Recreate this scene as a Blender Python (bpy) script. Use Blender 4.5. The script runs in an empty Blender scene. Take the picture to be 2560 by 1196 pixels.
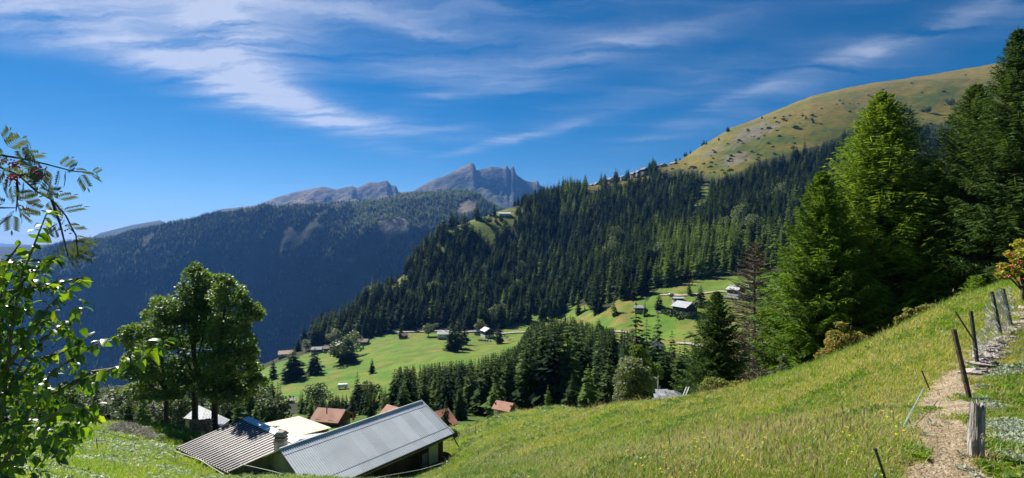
import bpy, math, random
import numpy as np
from mathutils import Vector
R = math.radians
rng = np.random.default_rng(7)
random.seed(7)
sc = bpy.context.scene
COL = sc.collection

# ------------------------------------------------------------------ camera, sky, sun, exposure
cd = bpy.data.cameras.new('camera'); cam = bpy.data.objects.new('camera', cd); COL.objects.link(cam)
cd.sensor_width = 36; cd.lens = 18.0; cd.clip_start = 0.05; cd.clip_end = 60000
cam.location = (0, 0, 0); cam.rotation_euler = (R(90), 0, 0)
sc.camera = cam
SUN_AZ, SUN_EL = -40.0, 41.0           # degrees from +Y (negative = left), elevation
sdir = Vector((math.sin(R(SUN_AZ))*math.cos(R(SUN_EL)), math.cos(R(SUN_AZ))*math.cos(R(SUN_EL)), math.sin(R(SUN_EL))))
sl = bpy.data.lights.new('sun', 'SUN'); sun = bpy.data.objects.new('sun', sl); COL.objects.link(sun)
sl.energy = 5.0; sl.angle = R(0.5); sl.color = (1.0, 0.95, 0.86)
sun.rotation_euler = (-sdir).to_track_quat('-Z', 'Y').to_euler()
sun.location = (-30, 40, 60)
sc.view_settings.view_transform = 'Standard'; sc.view_settings.look = 'None'
sc.view_settings.gamma = 1.0; sc.view_settings.use_curve_mapping = False
sc.view_settings.exposure = 1.05
cy = sc.cycles
cy.max_bounces = 5; cy.diffuse_bounces = 2; cy.glossy_bounces = 1; cy.transmission_bounces = 3
cy.volume_bounces = 0; cy.transparent_max_bounces = 6
cy.use_adaptive_sampling = True; cy.adaptive_threshold = 0.02
cy.use_denoising = True

F, CU, HZ = 1280.0, 1280.0, 598.0
def pt(u, v, d):                       # a point d metres ahead, seen in direction (u, v) of the photograph
    return ((u-CU)/F*d, d, (HZ-v)/F*d)

w = bpy.data.worlds.new('World'); sc.world = w; w.use_nodes = True
nt = w.node_tree; N = nt.nodes; L = nt.links
bg = N['Background']; bg.inputs['Strength'].default_value = 0.062
sky = N.new('ShaderNodeTexSky'); sky.sky_type = 'NISHITA'; sky.sun_disc = False
sky.sun_elevation = R(SUN_EL); sky.sun_rotation = R(SUN_AZ); sky.altitude = 1500
sky.air_density = 1.0; sky.dust_density = 0.2; sky.ozone_density = 3.2
def nmath(tree, op, a, b=None, c=None):
    n = tree.nodes.new('ShaderNodeMath'); n.operation = op
    for i, x in enumerate((a, b, c)):
        if x is None: continue
        if hasattr(x, 'links'): tree.links.new(x, n.inputs[i])
        else: n.inputs[i].default_value = x
    return n.outputs[0]
def vmath(tree, op, a, b=None, out=0):
    n = tree.nodes.new('ShaderNodeVectorMath'); n.operation = op
    for i, x in enumerate((a, b)):
        if x is None: continue
        if hasattr(x, 'links'): tree.links.new(x, n.inputs[i])
        else: n.inputs[i].default_value = x
    return n.outputs[out]
hs = N.new('ShaderNodeHueSaturation'); hs.inputs['Saturation'].default_value = 1.5; hs.inputs['Value'].default_value = 0.55
hs.inputs['Hue'].default_value = 0.499
L.new(sky.outputs[0], hs.inputs['Color'])
tc = N.new('ShaderNodeTexCoord')
sep = N.new('ShaderNodeSeparateXYZ'); L.new(tc.outputs['Generated'], sep.inputs[0])
den = nmath(nt, 'ADD', nmath(nt, 'MAXIMUM', sep.outputs[2], -0.02), 0.12)     # cloud layer high above, seen in perspective
comb = N.new('ShaderNodeCombineXYZ')
L.new(nmath(nt, 'DIVIDE', sep.outputs[0], den), comb.inputs[0]); L.new(nmath(nt, 'DIVIDE', sep.outputs[1], den), comb.inputs[1])
P = comb.outputs[0]
def cl(u, v):
    d = Vector(((u-CU)/F, 1.0, (HZ-v)/F)).normalized(); k = d.z+0.12
    return np.array([d.x/k, d.y/k])
wn = N.new('ShaderNodeTexNoise'); wn.inputs['Scale'].default_value = 1.1; wn.inputs['Detail'].default_value = 2; wn.inputs['Roughness'].default_value = 0.6
L.new(P, wn.inputs['Vector'])
warp = vmath(nt, 'MULTIPLY', vmath(nt, 'SUBTRACT', wn.outputs['Color'], (0.5, 0.5, 0.5)), (.30, .30, 0))
wn2 = N.new('ShaderNodeTexNoise'); wn2.inputs['Scale'].default_value = 5.0; wn2.inputs['Detail'].default_value = 5; wn2.inputs['Roughness'].default_value = 0.65
L.new(P, wn2.inputs['Vector'])
warp2 = vmath(nt, 'MULTIPLY', vmath(nt, 'SUBTRACT', wn2.outputs['Color'], (0.5, 0.5, 0.5)), (0.16, 0.16, 0))
PW = vmath(nt, 'ADD', vmath(nt, 'ADD', P, warp), warp2)
blobs = [(200,95,330,46,14,.60),(520,190,330,50,20,.85),(610,110,170,100,40,.70),(760,270,240,34,22,.70),(900,310,180,20,8,.55),
         (250,20,420,36,3,.5),(850,30,330,20,9,.50),(1230,25,420,26,-4,.34),(560,60,260,60,20,.35),
         (1080,175,280,40,8,.30),(1330,190,300,36,-14,.40),(1090,238,60,12,14,.30),(1520,110,260,24,-12,.26),(1250,110,300,50,-5,.2),
         (1290,345,180,9,-14,.42),(1120,330,150,16,0,.2),
         (1650,230,300,40,-14,.18),(2020,185,430,20,-20,.34),(2330,80,300,26,-22,.30),(1950,240,400,36,-18,.15),(1720,330,240,24,-8,.12),
         (600,110,190,26,60,.34),(520,90,170,20,38,.30),(700,185,200,24,46,.34),(-250,60,300,40,10,.4),(2700,20,300,40,-15,.3),(400,-150,600,60,10,.45),(1500,-120,700,50,-10,.4)]
total = None
for (u, v, a, b, ang, st) in blobs:
    st = st*(.85 if u > 1000 else 1.0)
    c = cl(u, v); e = 4.0
    J = np.column_stack([(cl(u+e, v)-cl(u-e, v))/(2*e), (cl(u, v+e)-cl(u, v-e))/(2*e)])
    ca, sa = math.cos(R(ang)), math.sin(R(ang))
    A = np.array([[ca/a, sa/a], [-sa/b, ca/b]]) @ np.linalg.inv(J)
    q = vmath(nt, 'SUBTRACT', PW, (float(c[0]), float(c[1]), 0))
    r1 = vmath(nt, 'DOT_PRODUCT', q, (float(A[0,0]), float(A[0,1]), 0), out=1)
    r2 = vmath(nt, 'DOT_PRODUCT', q, (float(A[1,0]), float(A[1,1]), 0), out=1)
    s = nmath(nt, 'ADD', nmath(nt, 'MULTIPLY', r1, r1), nmath(nt, 'MULTIPLY', r2, r2))
    g = nmath(nt, 'MULTIPLY', nmath(nt, 'EXPONENT', nmath(nt, 'MULTIPLY', s, -0.85)), st*1.15)
    total = g if total is None else nmath(nt, 'ADD', total, g)
# fibres: noise stretched along the wind direction
mp = N.new('ShaderNodeMapping'); mp.inputs['Rotation'].default_value = (0, 0, R(35)); mp.inputs['Scale'].default_value = (1.0, 4.6, 1)
L.new(PW, mp.inputs['Vector'])
fb = N.new('ShaderNodeTexNoise'); fb.inputs['Scale'].default_value = 1.3; fb.inputs['Detail'].default_value = 8; fb.inputs['Roughness'].default_value = 0.56
L.new(mp.outputs[0], fb.inputs['Vector'])
fib = nmath(nt, 'ADD', nmath(nt, 'MULTIPLY', nmath(nt, 'SUBTRACT', fb.outputs[0], 0.37), 3.0), 0.12)
cov = nmath(nt, 'MULTIPLY', total, nmath(nt, 'MAXIMUM', fib, 0.0))
thin = nmath(nt, 'MULTIPLY', nmath(nt, 'MAXIMUM', nmath(nt, 'SUBTRACT', fb.outputs[0], 0.55), 0), 0.22)
# low bank of cumulus far down the valley, a thin bright top edge near the horizon
elev = nmath(nt, 'DIVIDE', sep.outputs[2], nmath(nt, 'MAXIMUM', sep.outputs[1], 0.05))
azx = nmath(nt, 'DIVIDE', sep.outputs[0], nmath(nt, 'MAXIMUM', sep.outputs[1], 0.05))
hn = N.new('ShaderNodeTexNoise'); hn.inputs['Scale'].default_value = 14; hn.inputs['Detail'].default_value = 4
L.new(tc.outputs['Generated'], hn.inputs['Vector'])
t1 = nmath(nt, 'ADD', nmath(nt, 'ADD', elev, nmath(nt, 'MULTIPLY', nmath(nt, 'ADD', azx, 0.95), 0.09)), nmath(nt, 'MULTIPLY', nmath(nt, 'SUBTRACT', hn.outputs[0], .5), -0.012))
t2 = nmath(nt, 'DIVIDE', nmath(nt, 'SUBTRACT', t1, 0.005), 0.0038)
bank = nmath(nt, 'EXPONENT', nmath(nt, 'MULTIPLY', nmath(nt, 'MULTIPLY', t2, t2), -1.0))
bx = nmath(nt, 'DIVIDE', nmath(nt, 'ADD', azx, 1.02), 0.13)
bank = nmath(nt, 'MULTIPLY', bank, nmath(nt, 'EXPONENT', nmath(nt, 'MULTIPLY', nmath(nt, 'MULTIPLY', bx, bx), -1.0)))
cov = nmath(nt, 'MINIMUM', nmath(nt, 'ADD', nmath(nt, 'ADD', cov, thin), bank), 0.93)
up = nmath(nt, 'MINIMUM', nmath(nt, 'MAXIMUM', nmath(nt, 'MULTIPLY', nmath(nt, 'ADD', sep.outputs[2], 0.02), 20), 0), 1)
cov = nmath(nt, 'MULTIPLY', cov, up)
mixc = N.new('ShaderNodeMix'); mixc.data_type = 'RGBA'
L.new(cov, mixc.inputs[0]); L.new(hs.outputs[0], mixc.inputs[6]); mixc.inputs[7].default_value = (4.6, 5.1, 6.3, 1)
L.new(mixc.outputs[2], bg.inputs['Color'])

# ------------------------------------------------------------------ small helpers
def make_mesh(name, V, Fc, mats, smooth=False, midx=None, colors=None):
    me = bpy.data.meshes.new(name)
    V = np.asarray(V, dtype=np.float32).reshape(-1, 3)
    if isinstance(Fc, np.ndarray):
        k = Fc.shape[1]; nf = Fc.shape[0]
        me.vertices.add(len(V)); me.vertices.foreach_set('co', V.ravel())
        me.loops.add(nf*k); me.loops.foreach_set('vertex_index', Fc.astype(np.int32).ravel())
        me.polygons.add(nf); me.polygons.foreach_set('loop_start', np.arange(0, nf*k, k, dtype=np.int32))
    else:
        me.from_pydata([tuple(map(float, p)) for p in V], [], Fc); nf = len(Fc)
    for m in (mats if isinstance(mats, (list, tuple)) else [mats]): me.materials.append(m)
    if midx is not None: me.polygons.foreach_set('material_index', np.asarray(midx, dtype=np.int32))
    if smooth: me.polygons.foreach_set('use_smooth', np.ones(nf, dtype=bool))
    if colors is not None:
        ca = me.color_attributes.new('Col', 'FLOAT_COLOR', 'POINT')
        cc = np.ones((len(V), 4), dtype=np.float32); cc[:, :3] = colors; ca.data.foreach_set('color', cc.ravel())
    me.update(calc_edges=True); me.validate()
    return me
def link(name, me, parent=None, loc=None, col=None):
    o = bpy.data.objects.new(name, me); (col or COL).objects.link(o)
    if parent: o.parent = parent
    if loc is not None: o.location = loc
    return o
def empty(name, loc, rz=0):
    o = bpy.data.objects.new(name, None); COL.objects.link(o); o.location = loc; o.rotation_euler = (0, 0, rz)
    o.empty_display_size = 0.2
    return o
def tag(o, label=None, cat=None, group=None, kind=None):
    if label: o['label'] = label
    if cat: o['category'] = cat
    if group: o['group'] = group
    if kind: o['kind'] = kind
    return o
class MB:                               # collects shapes for one mesh, in world coordinates
    def __init__(s): s.v = []; s.f = []; s.m = []
    def add(s, V, Fs, mi=0):
        b = len(s.v); s.v += [tuple(p) for p in V]; s.f += [tuple(i+b for i in f) for f in Fs]; s.m += [mi]*len(Fs); return s
    def quad(s, a, b, c, d, mi=0): return s.add([a, b, c, d], [(0, 1, 2, 3)], mi)
    def box(s, o, ex, ey, ez, mi=0):    # corner o and three edge vectors
        o, ex, ey, ez = map(Vector, (o, ex, ey, ez)); p = [o+ex*i+ey*j+ez*k for k in (0, 1) for j in (0, 1) for i in (0, 1)]
        return s.add(p, [(0,2,3,1),(4,5,7,6),(0,1,5,4),(2,6,7,3),(0,4,6,2),(1,3,7,5)], mi)
    def slab(s, quad, t, mi=0):         # a quad (top face) thickened downwards by t
        q = [Vector(p) for p in quad]; n = (q[1]-q[0]).cross(q[3]-q[0]).normalized()
        if n.z < 0: n = -n
        b = [p-n*t for p in q]
        return s.add(q+b, [(0,1,2,3),(7,6,5,4),(0,4,5,1),(1,5,6,2),(2,6,7,3),(3,7,4,0)], mi)
    def tube(s, pts, r0, r1=None, n=6, mi=0):
        r1 = r0 if r1 is None else r1; pts = [Vector(p) for p in pts]; V = []; Fs = []; k = len(pts)
        for i, p in enumerate(pts):
            t = (pts[min(i+1, k-1)]-pts[max(i-1, 0)]).normalized()
            a = t.cross(Vector((0.31, 0.2, 0.93)))
            if a.length < .1: a = t.cross(Vector((1, 0, 0)))
            a.normalize(); b = t.cross(a); r = r0+(r1-r0)*i/(k-1)
            V += [p+a*math.cos(2*math.pi*j/n)*r+b*math.sin(2*math.pi*j/n)*r for j in range(n)]
        for i in range(k-1):
            for j in range(n): Fs.append((i*n+j, i*n+(j+1) % n, (i+1)*n+(j+1) % n, (i+1)*n+j))
        Fs += [tuple(range(n))[::-1], tuple(range((k-1)*n, k*n))]
        return s.add(V, Fs, mi)
    def build(s, name, mats, parent=None, smooth=False, loc=None):
        off = Vector(parent.matrix_world.translation) if parent is not None and loc is None else Vector(loc or (0, 0, 0))
        if parent is not None and parent.parent is not None: off = Vector(parent.location)+Vector(parent.parent.location)
        elif parent is not None: off = Vector(parent.location)
        V = [(p[0]-off.x, p[1]-off.y, p[2]-off.z) for p in s.v]
        me = make_mesh(name, V, s.f, mats, smooth, s.m)
        o = link(name, me, parent)
        if parent is None: o.location = off
        return o

# value noise
_T = rng.random((256, 256)).astype(np.float64)
def vn(x, y):
    x = np.asarray(x, float); y = np.asarray(y, float)
    xi = np.floor(x).astype(int); yi = np.floor(y).astype(int); fx = x-xi; fy = y-yi
    fx = fx*fx*(3-2*fx); fy = fy*fy*(3-2*fy)
    a = _T[xi & 255, yi & 255]; b = _T[(xi+1) & 255, yi & 255]; c = _T[xi & 255, (yi+1) & 255]; d = _T[(xi+1) & 255, (yi+1) & 255]
    return ((a*(1-fx)+b*fx)*(1-fy)+(c*(1-fx)+d*fx)*fy)*2-1
def fbm(x, y, o=4, g=0.5):
    s = 0; a = 1; t = 0
    for i in range(o):
        s = s+a*vn(x*2**i+17.3*i, y*2**i+9.1*i); t += a; a *= g
    return s/t
def ridged(x, y, o=5):
    s = 0; a = 1; t = 0
    for i in range(o):
        s = s+a*(1-np.abs(vn(x*2**i+7.7*i, y*2**i+3.3*i))*2); t += a; a *= .5
    return s/t
def pchip(X, Y, x):                     # monotone cubic through the rows (axis 0), vectorised over axis 1; x same shape as Y[0]
    n = X.shape[0]; h = np.diff(X, axis=0); dl = np.diff(Y, axis=0)/h
    m = np.zeros_like(Y)
    w1 = 2*h[1:]+h[:-1]; w2 = h[1:]+2*h[:-1]
    same = dl[:-1]*dl[1:] > 0
    with np.errstate(all='ignore'):
        m[1:-1] = np.where(same, (w1+w2)/(w1/np.where(dl[:-1] == 0, 1e-9, dl[:-1])+w2/np.where(dl[1:] == 0, 1e-9, dl[1:])), 0)
    m[0] = dl[0]; m[-1] = dl[-1]
    k = np.clip((x[None] >= X).sum(0)-1, 0, n-2); j = np.arange(X.shape[1])
    x0 = X[k, j]; hh = h[k, j]; t = np.clip((x-x0)/hh, 0, 1.0)
    y0 = Y[k, j]; y1 = Y[k+1, j]; m0 = m[k, j]*hh; m1 = m[k+1, j]*hh
    return (2*t**3-3*t**2+1)*y0+(t**3-2*t**2+t)*m0+(-2*t**3+3*t**2)*y1+(t**3-t**2)*m1
def sstep(a, b, x): t = np.clip((x-a)/(b-a), 0, 1); return t*t*(3-2*t)

# ------------------------------------------------------------------ terrain: control rows (distance ahead, elevation) per bearing
def zz(d, v): return (HZ-v)/F*d
TB = {  # bearing -> rows 2..11 as (d, v) sightings
 -400: [(9,1196),(20,1120),(40,1060),(55,1095),(120,1080),(250,1040),(400,1010),(430,1005),(450,1003),(480,1003)],
 0:    [(12,1196),(22,1120),(40,1060),(55,1092),(120,1080),(250,1040),(400,1010),(430,1005),(450,1003),(480,1003)],
 300:  [(19,1196),(28,1122),(42,1056),(55,1085),(120,1075),(250,1035),(400,1000),(430,995),(450,993),(480,993)],
 450:  [(21,1200),(29,1166),(42,1068),(55,1080),(120,1072),(250,1028),(400,990),(430,985),(450,984),(480,984)],
 550:  [(22,1206),(28,1204),(38,1128),(50,1088),(110,1070),(250,1015),(400,965),(430,955),(450,953),(480,953)],
 660:  [(22,1200),(27,1200),(33,1190),(45,1100),(110,1060),(250,1000),(440,925),(470,915),(490,911),(510,910)],
 750:  [(22,1200),(26,1205),(32,1190),(45,1115),(110,1060),(250,990),(450,890),(480,880),(500,874),(520,871)],
 900:  [(21,1210),(27,1225),(33,1215),(45,1120),(110,1050),(250,980),(430,868),(470,845),(530,800),(570,770)],
 1000: [(20,1210),(26,1215),(32,1205),(45,1120),(110,1045),(250,960),(410,855),(455,835),(550,760),(630,695)],
 1110: [(18,1210),(24,1206),(30,1198),(45,1105),(110,1045),(240,930),(410,848),(450,830),(600,690),(720,580)],
 1180: [(16,1196),(24,1166),(31,1146),(46,1078),(110,1042),(240,918),(405,849),(435,827),(608,687),(765,553)],
 1250: [(14,1196),(24,1150),(34,1105),(50,1045),(110,1040),(240,900),(400,850),(440,825),(620,680),(810,530)],
 1400: [(10,1196),(20,1125),(34,1052),(50,1018),(100,1025),(220,920),(390,830),(420,810),(650,640),(910,482)],
 1550: [(7.5,1196),(16,1105),(30,1015),(45,1050),(100,1015),(200,930),(320,825),(360,770),(620,600),(960,452)],
 1700: [(6.2,1196),(14,1090),(28,1000),(40,1050),(90,1000),(180,915),(280,830),(345,735),(640,560),(1020,408)],
 1850: [(5.5,1196),(12,1070),(25,975),(36,1030),(80,980),(170,890),(280,800),(335,715),(650,500),(1120,318)],
 2000: [(5,1196),(11,1040),(22,927),(32,985),(70,930),(150,860),(270,790),(335,700),(650,480),(1200,262)],
 2200: [(4.6,1196),(9,990),(19,850),(28,920),(60,890),(130,810),(260,710),(320,660),(700,430),(1270,208)],
 2400: [(4.5,1196),(8,965),(17,756),(25,810),(60,800),(120,740),(250,650),(300,610),(700,400),(1330,170)],
 2560: [(4.5,1196),(9,915),(18,702),(26,745),(60,740),(120,690),(250,600),(300,560),(700,380),(1350,158)],
 3300: [(4.5,1150),(9,860),(18,640),(26,640),(60,620),(120,590),(250,540),(300,500),(700,300),(1350,100)]}
TB[-2600] = TB[-400]; TB[5000] = TB[3300]
TU = sorted(TB)
z1 = {-2600: -3.6, -400: -3.4, 0: -3.3, 450: -3.0, 1000: -2.6, 1400: -2.3, 1850: -2.12, 5000: -2.12}
SKU = [-2600,-400,550,660,750,900,1000,1110,1180,1250,1400,1550,1700,1760,1830,1900,1960,2030,2100,2190,2260,2330,2400,2490,2560,3300,5000]
SKV = [1003,1003,953,910,871,770,695,580,553,530,482,452,405,364,324,297,272,246,230,213,204,192,181,166,158,100,100]
def rows_at(u):
    u = np.atleast_1d(np.asarray(u, float)); D = []; Z = []
    D.append(np.full_like(u, .3)); Z.append(np.full_like(u, -2.0))
    D.append(np.full_like(u, 1.8)); Z.append(np.interp(u, sorted(z1), [z1[k] for k in sorted(z1)]))
    for i in range(10):
        d = np.interp(u, TU, [TB[k][i][0] for k in TU]); v = np.interp(u, TU, [TB[k][i][1] for k in TU]) if i < 9 else np.interp(u, SKU, SKV)
        D.append(d); Z.append(zz(d, v))
    k_ = np.interp(u, [1000, 1500], [1.04, 1.16]); v11 = np.interp(u, SKU, SKV)
    D.append(D[11]*k_); Z.append(zz(D[12], v11+np.interp(u, [1000, 1500], [4, 5])))
    for dd, drop in ((180, (-330, -60)), (500, (-560, -180))):
        D.append(D[12]+dd); Z.append(np.interp(u, [900, 1300, 1700], [drop[0]+0*u[0], drop[0]*.6+drop[1]*.4, drop[1]])*np.ones_like(u)+np.interp(u, [900, 1700], [0, 1])*Z[11]*1.0)
    return np.array(D), np.array(Z)
def G(x, y):
    x = np.atleast_1d(np.asarray(x, float)); y = np.atleast_1d(np.asarray(y, float)); ys = np.maximum(y, .3)
    u = np.clip(CU+F*x/ys, -2600, 5000)
    D, Z = rows_at(u); z = pchip(D, Z, ys)
    a1 = sstep(3, 12, ys); a2 = sstep(60, 260, ys); a3 = sstep(12, 60, ys)
    z = z+fbm(x/1.3, y/1.3, 3)*.035+a1*fbm(x/5, y/5, 2)*.10+a3*fbm(x/22, y/22, 2)*.35+a2*fbm(x/70, y/70, 4)*2.6+sstep(600, 800, ys)*ridged(x/60+y/200, y/26, 3)*1.6
    return z
def g1(x, y): return float(G(x, y)[0])
def gp(u, d): x = (u-CU)/F*d; return (x, d, g1(x, d))
def find(u, v, lo=3, hi=1500):           # nearest ground point in sight along bearing u at image height v
    d = np.geomspace(lo, hi, 900); x = (u-CU)/F*d; vv = HZ-F*G(x, d)/d
    ok = np.where(vv <= v)[0]
    i = ok[0] if len(ok) else int(np.argmin(vv))
    return (float(x[i]), float(d[i]), g1(x[i], d[i]))

def inpoly(u, v, poly):
    u = np.asarray(u); v = np.asarray(v); c = np.zeros(u.shape, bool); n = len(poly)
    for i in range(n):
        x1, y1 = poly[i]; x2, y2 = poly[(i+1) % n]
        c ^= ((y1 > v) != (y2 > v)) & (u < (x2-x1)*(v-y1)/((y2-y1) if y2 != y1 else 1e-9)+x1)
    return c

# ------------------------------------------------------------------ materials
def mat(name): 
    m = bpy.data.materials.new(name); m.use_nodes = True; return m, m.node_tree, m.node_tree.nodes['Principled BSDF']
def noisy(name, c1, c2, scale=5, rough=.8, bump=0.0, bscale=None, metal=0.0, detail=5, stretch=None, spec=.3, coords='Object', c3=None):
    m, t, b = mat(name); n = t.nodes.new('ShaderNodeTexNoise'); n.inputs['Scale'].default_value = scale; n.inputs['Detail'].default_value = detail
    co = t.nodes.new('ShaderNodeTexCoord'); src = co.outputs[coords]
    if coords == 'Object':
        g = t.nodes.new('ShaderNodeNewGeometry'); src = g.outputs['Position']
    if stretch:
        mp = t.nodes.new('ShaderNodeMapping'); mp.inputs['Scale'].default_value = stretch; t.links.new(src, mp.inputs[0]); src = mp.outputs[0]
    t.links.new(src, n.inputs['Vector'])
    r = t.nodes.new('ShaderNodeValToRGB'); r.color_ramp.elements[0].color = (*c1, 1); r.color_ramp.elements[1].color = (*c2, 1)
    r.color_ramp.elements[0].position = .34; r.color_ramp.elements[1].position = .66
    if c3:
        e = r.color_ramp.elements.new(.8); e.color = (*c3, 1)
    t.links.new(n.outputs[0], r.inputs[0]); t.links.new(r.outputs[0], b.inputs['Base Color'])
    b.inputs['Roughness'].default_value = rough; b.inputs['Metallic'].default_value = metal; b.inputs['Specular IOR Level'].default_value = spec
    if bump:
        n2 = t.nodes.new('ShaderNodeTexNoise'); n2.inputs['Scale'].default_value = bscale or scale*4; n2.inputs['Detail'].default_value = 6; t.links.new(src, n2.inputs['Vector'])
        bp = t.nodes.new('ShaderNodeBump'); bp.inputs['Strength'].default_value = bump; bp.inputs['Distance'].default_value = .1
        t.links.new(n2.outputs[0], bp.inputs['Height']); t.links.new(bp.outputs[0], b.inputs['Normal'])
    return m
def leafmat(name, cols, trans=.35, rough=.55, spec=.3, pos=(0, .35, .65, 1), nscale=0.6, tcol=None, orand=.35):
    m, t, b = mat(name)
    oi = t.nodes.new('ShaderNodeObjectInfo'); g = t.nodes.new('ShaderNodeNewGeometry')
    n = t.nodes.new('ShaderNodeTexNoise'); n.inputs['Scale'].default_value = nscale; n.inputs['Detail'].default_value = 3
    t.links.new(g.outputs['Position'], n.inputs['Vector'])
    isl = nmath(t, 'MULTIPLY', g.outputs['Random Per Island'], .35)
    f = nmath(t, 'ADD', nmath(t, 'ADD', nmath(t, 'MULTIPLY', oi.outputs['Random'], orand), nmath(t, 'MULTIPLY', n.outputs[0], .5)), isl)
    f = nmath(t, 'SUBTRACT', f, .1+(orand-.35)/2)
    r = t.nodes.new('ShaderNodeValToRGB'); el = r.color_ramp.elements
    while len(el) < len(cols): el.new(.5)
    for i, c in enumerate(cols): el[i].position = i/(len(cols)-1)*.8+.1; el[i].color = (*c, 1)
    t.links.new(f, r.inputs[0]); t.links.new(r.outputs[0], b.inputs['Base Color'])
    b.inputs['Roughness'].default_value = rough; b.inputs['Specular IOR Level'].default_value = spec
    tr = t.nodes.new('ShaderNodeBsdfTranslucent'); mx = t.nodes.new('ShaderNodeMixShader'); mx.inputs[0].default_value = trans
    hsn = t.nodes.new('ShaderNodeMix'); hsn.data_type = 'RGBA'; hsn.blend_type = 'MULTIPLY'; hsn.inputs[0].default_value = 1
    t.links.new(r.outputs[0], hsn.inputs[6]); hsn.inputs[7].default_value = (*(tcol or (2.1, 1.8, .8)), 1)
    t.links.new(hsn.outputs[2], tr.inputs['Color'])
    t.links.new(b.outputs[0], mx.inputs[1]); t.links.new(tr.outputs[0], mx.inputs[2])
    t.links.new(mx.outputs[0], t.nodes['Material Output'].inputs['Surface'])
    return m
M = {}
M['spruce'] = leafmat('spruce_needles', [(.008,.020,.010),(.020,.044,.016),(.040,.072,.022),(.075,.110,.030)], trans=.18, rough=.85, nscale=.03, spec=.05, orand=.7)
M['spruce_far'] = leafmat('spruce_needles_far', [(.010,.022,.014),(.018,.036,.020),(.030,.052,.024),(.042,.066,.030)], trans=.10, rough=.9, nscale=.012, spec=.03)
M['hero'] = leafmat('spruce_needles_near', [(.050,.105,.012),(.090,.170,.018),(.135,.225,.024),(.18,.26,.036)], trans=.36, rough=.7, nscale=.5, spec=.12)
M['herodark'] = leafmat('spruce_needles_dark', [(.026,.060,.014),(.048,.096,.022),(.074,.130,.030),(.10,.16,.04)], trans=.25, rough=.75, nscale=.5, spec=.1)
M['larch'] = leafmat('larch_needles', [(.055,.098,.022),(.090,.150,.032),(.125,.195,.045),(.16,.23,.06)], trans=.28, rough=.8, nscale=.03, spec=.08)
M['dead'] = leafmat('dead_larch_twigs', [(.065,.052,.032),(.10,.078,.046),(.14,.108,.062),(.18,.145,.09)], trans=.1, rough=.8, nscale=.6, tcol=(1.2,1,.8))
M['bark'] = noisy('bark', (.035,.027,.02), (.09,.075,.06), 6, .9, .6, 20)
M['barkl'] = noisy('grey_bark', (.10,.09,.08), (.24,.22,.2), 6, .9, .6, 20)
M['syc'] = leafmat('sycamore_leaves', [(.040,.078,.024),(.070,.125,.036),(.105,.170,.050),(.14,.21,.06),(.17,.19,.06)], trans=.42, rough=.5, spec=.3, nscale=.5, tcol=(1.7,1.7,.8))
M['decid'] = leafmat('broadleaf_leaves', [(.028,.052,.018),(.052,.090,.026),(.085,.125,.040)], trans=.3, rough=.6, nscale=.05)
M['willow'] = leafmat('silvery_leaves', [(.07,.10,.05),(.12,.165,.085),(.19,.24,.14)], trans=.25, rough=.6, nscale=.3)
M['elder'] = leafmat('yellowing_leaves', [(.07,.11,.025),(.13,.17,.035),(.22,.23,.06),(.26,.18,.07)], trans=.3, rough=.6, nscale=.8)
M['shrub'] = leafmat('shrub_leaves', [(.03,.06,.02),(.05,.09,.028),(.08,.12,.04)], trans=.22, rough=.65, nscale=.08)
M['bush'] = leafmat('bush_leaf', [(.022,.062,.010),(.055,.125,.014),(.115,.205,.020),(.20,.27,.03)], trans=.42, rough=.34, spec=.75, nscale=3.0, tcol=(2.6,2.3,.5), orand=.5)
M['rowan'] = leafmat('rowan_leaf', [(.035,.062,.030),(.06,.095,.045),(.10,.14,.06)], trans=.25, rough=.5, spec=.4, nscale=3.0)
M['rowany'] = leafmat('yellow_rowan_leaf', [(.12,.15,.02),(.22,.24,.03),(.33,.30,.05)], trans=.35, rough=.5, nscale=2.0)
M['berry'] = noisy('rowan_berries', (.38,.03,.03), (.55,.06,.04), 20, .35, spec=.5)
M['grass'] = leafmat('grass_blades', [(.09,.185,.016),(.15,.25,.025),(.21,.30,.04),(.29,.33,.07)], trans=.45, rough=.5, spec=.35, nscale=.35, tcol=(1.9,1.8,.7))
M['grassy'] = leafmat('yellowing_grass_blades', [(.22,.26,.035),(.32,.33,.065),(.42,.39,.12),(.50,.44,.19)], trans=.4, rough=.55, spec=.3, nscale=.35, tcol=(1.5,1.4,.8))
M['straw'] = leafmat('straw', [(.30,.22,.11),(.42,.33,.18),(.52,.43,.27)], trans=.3, rough=.7, nscale=1, tcol=(1.2,1.1,.9))
M['herb'] = leafmat('meadow_herb_leaves', [(.060,.14,.02),(.10,.20,.02),(.15,.24,.02)], trans=.42, rough=.45, spec=.45, nscale=.8, tcol=(2.0,1.9,.5))
M['silver'] = leafmat('silver_leaves', [(.17,.21,.13),(.27,.32,.22),(.38,.42,.31)], trans=.2, rough=.7, nscale=2, tcol=(1.2,1.2,.9))
M['flower'] = noisy('yellow_petals', (.7,.55,.03), (.8,.65,.05), 9, .6)
M['wood'] = noisy('weathered_dark_timber', (.028,.02,.015), (.075,.052,.036), 3, .8, .4, 12, stretch=(1,1,9))
M['wood2'] = noisy('brown_timber', (.07,.04,.022), (.15,.09,.05), 3, .8, .4, 12, stretch=(1,1,9))
M['plaster'] = noisy('grey_render', (.20,.21,.17), (.36,.37,.31), 1.2, .9, .5, 9, c3=(.14,.16,.11))
M['plastw'] = noisy('white_plaster', (.62,.60,.55), (.76,.74,.70), 2, .85, .2)
M['stone'] = noisy('dry_stone', (.24,.21,.18), (.46,.42,.37), 4, .9, .7, 14)
M['tin'] = noisy('galvanised_sheet', (.56,.60,.64), (.66,.69,.73), .7, .45, .05, 3, metal=.0, spec=.6, c3=(.52,.54,.57))
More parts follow.
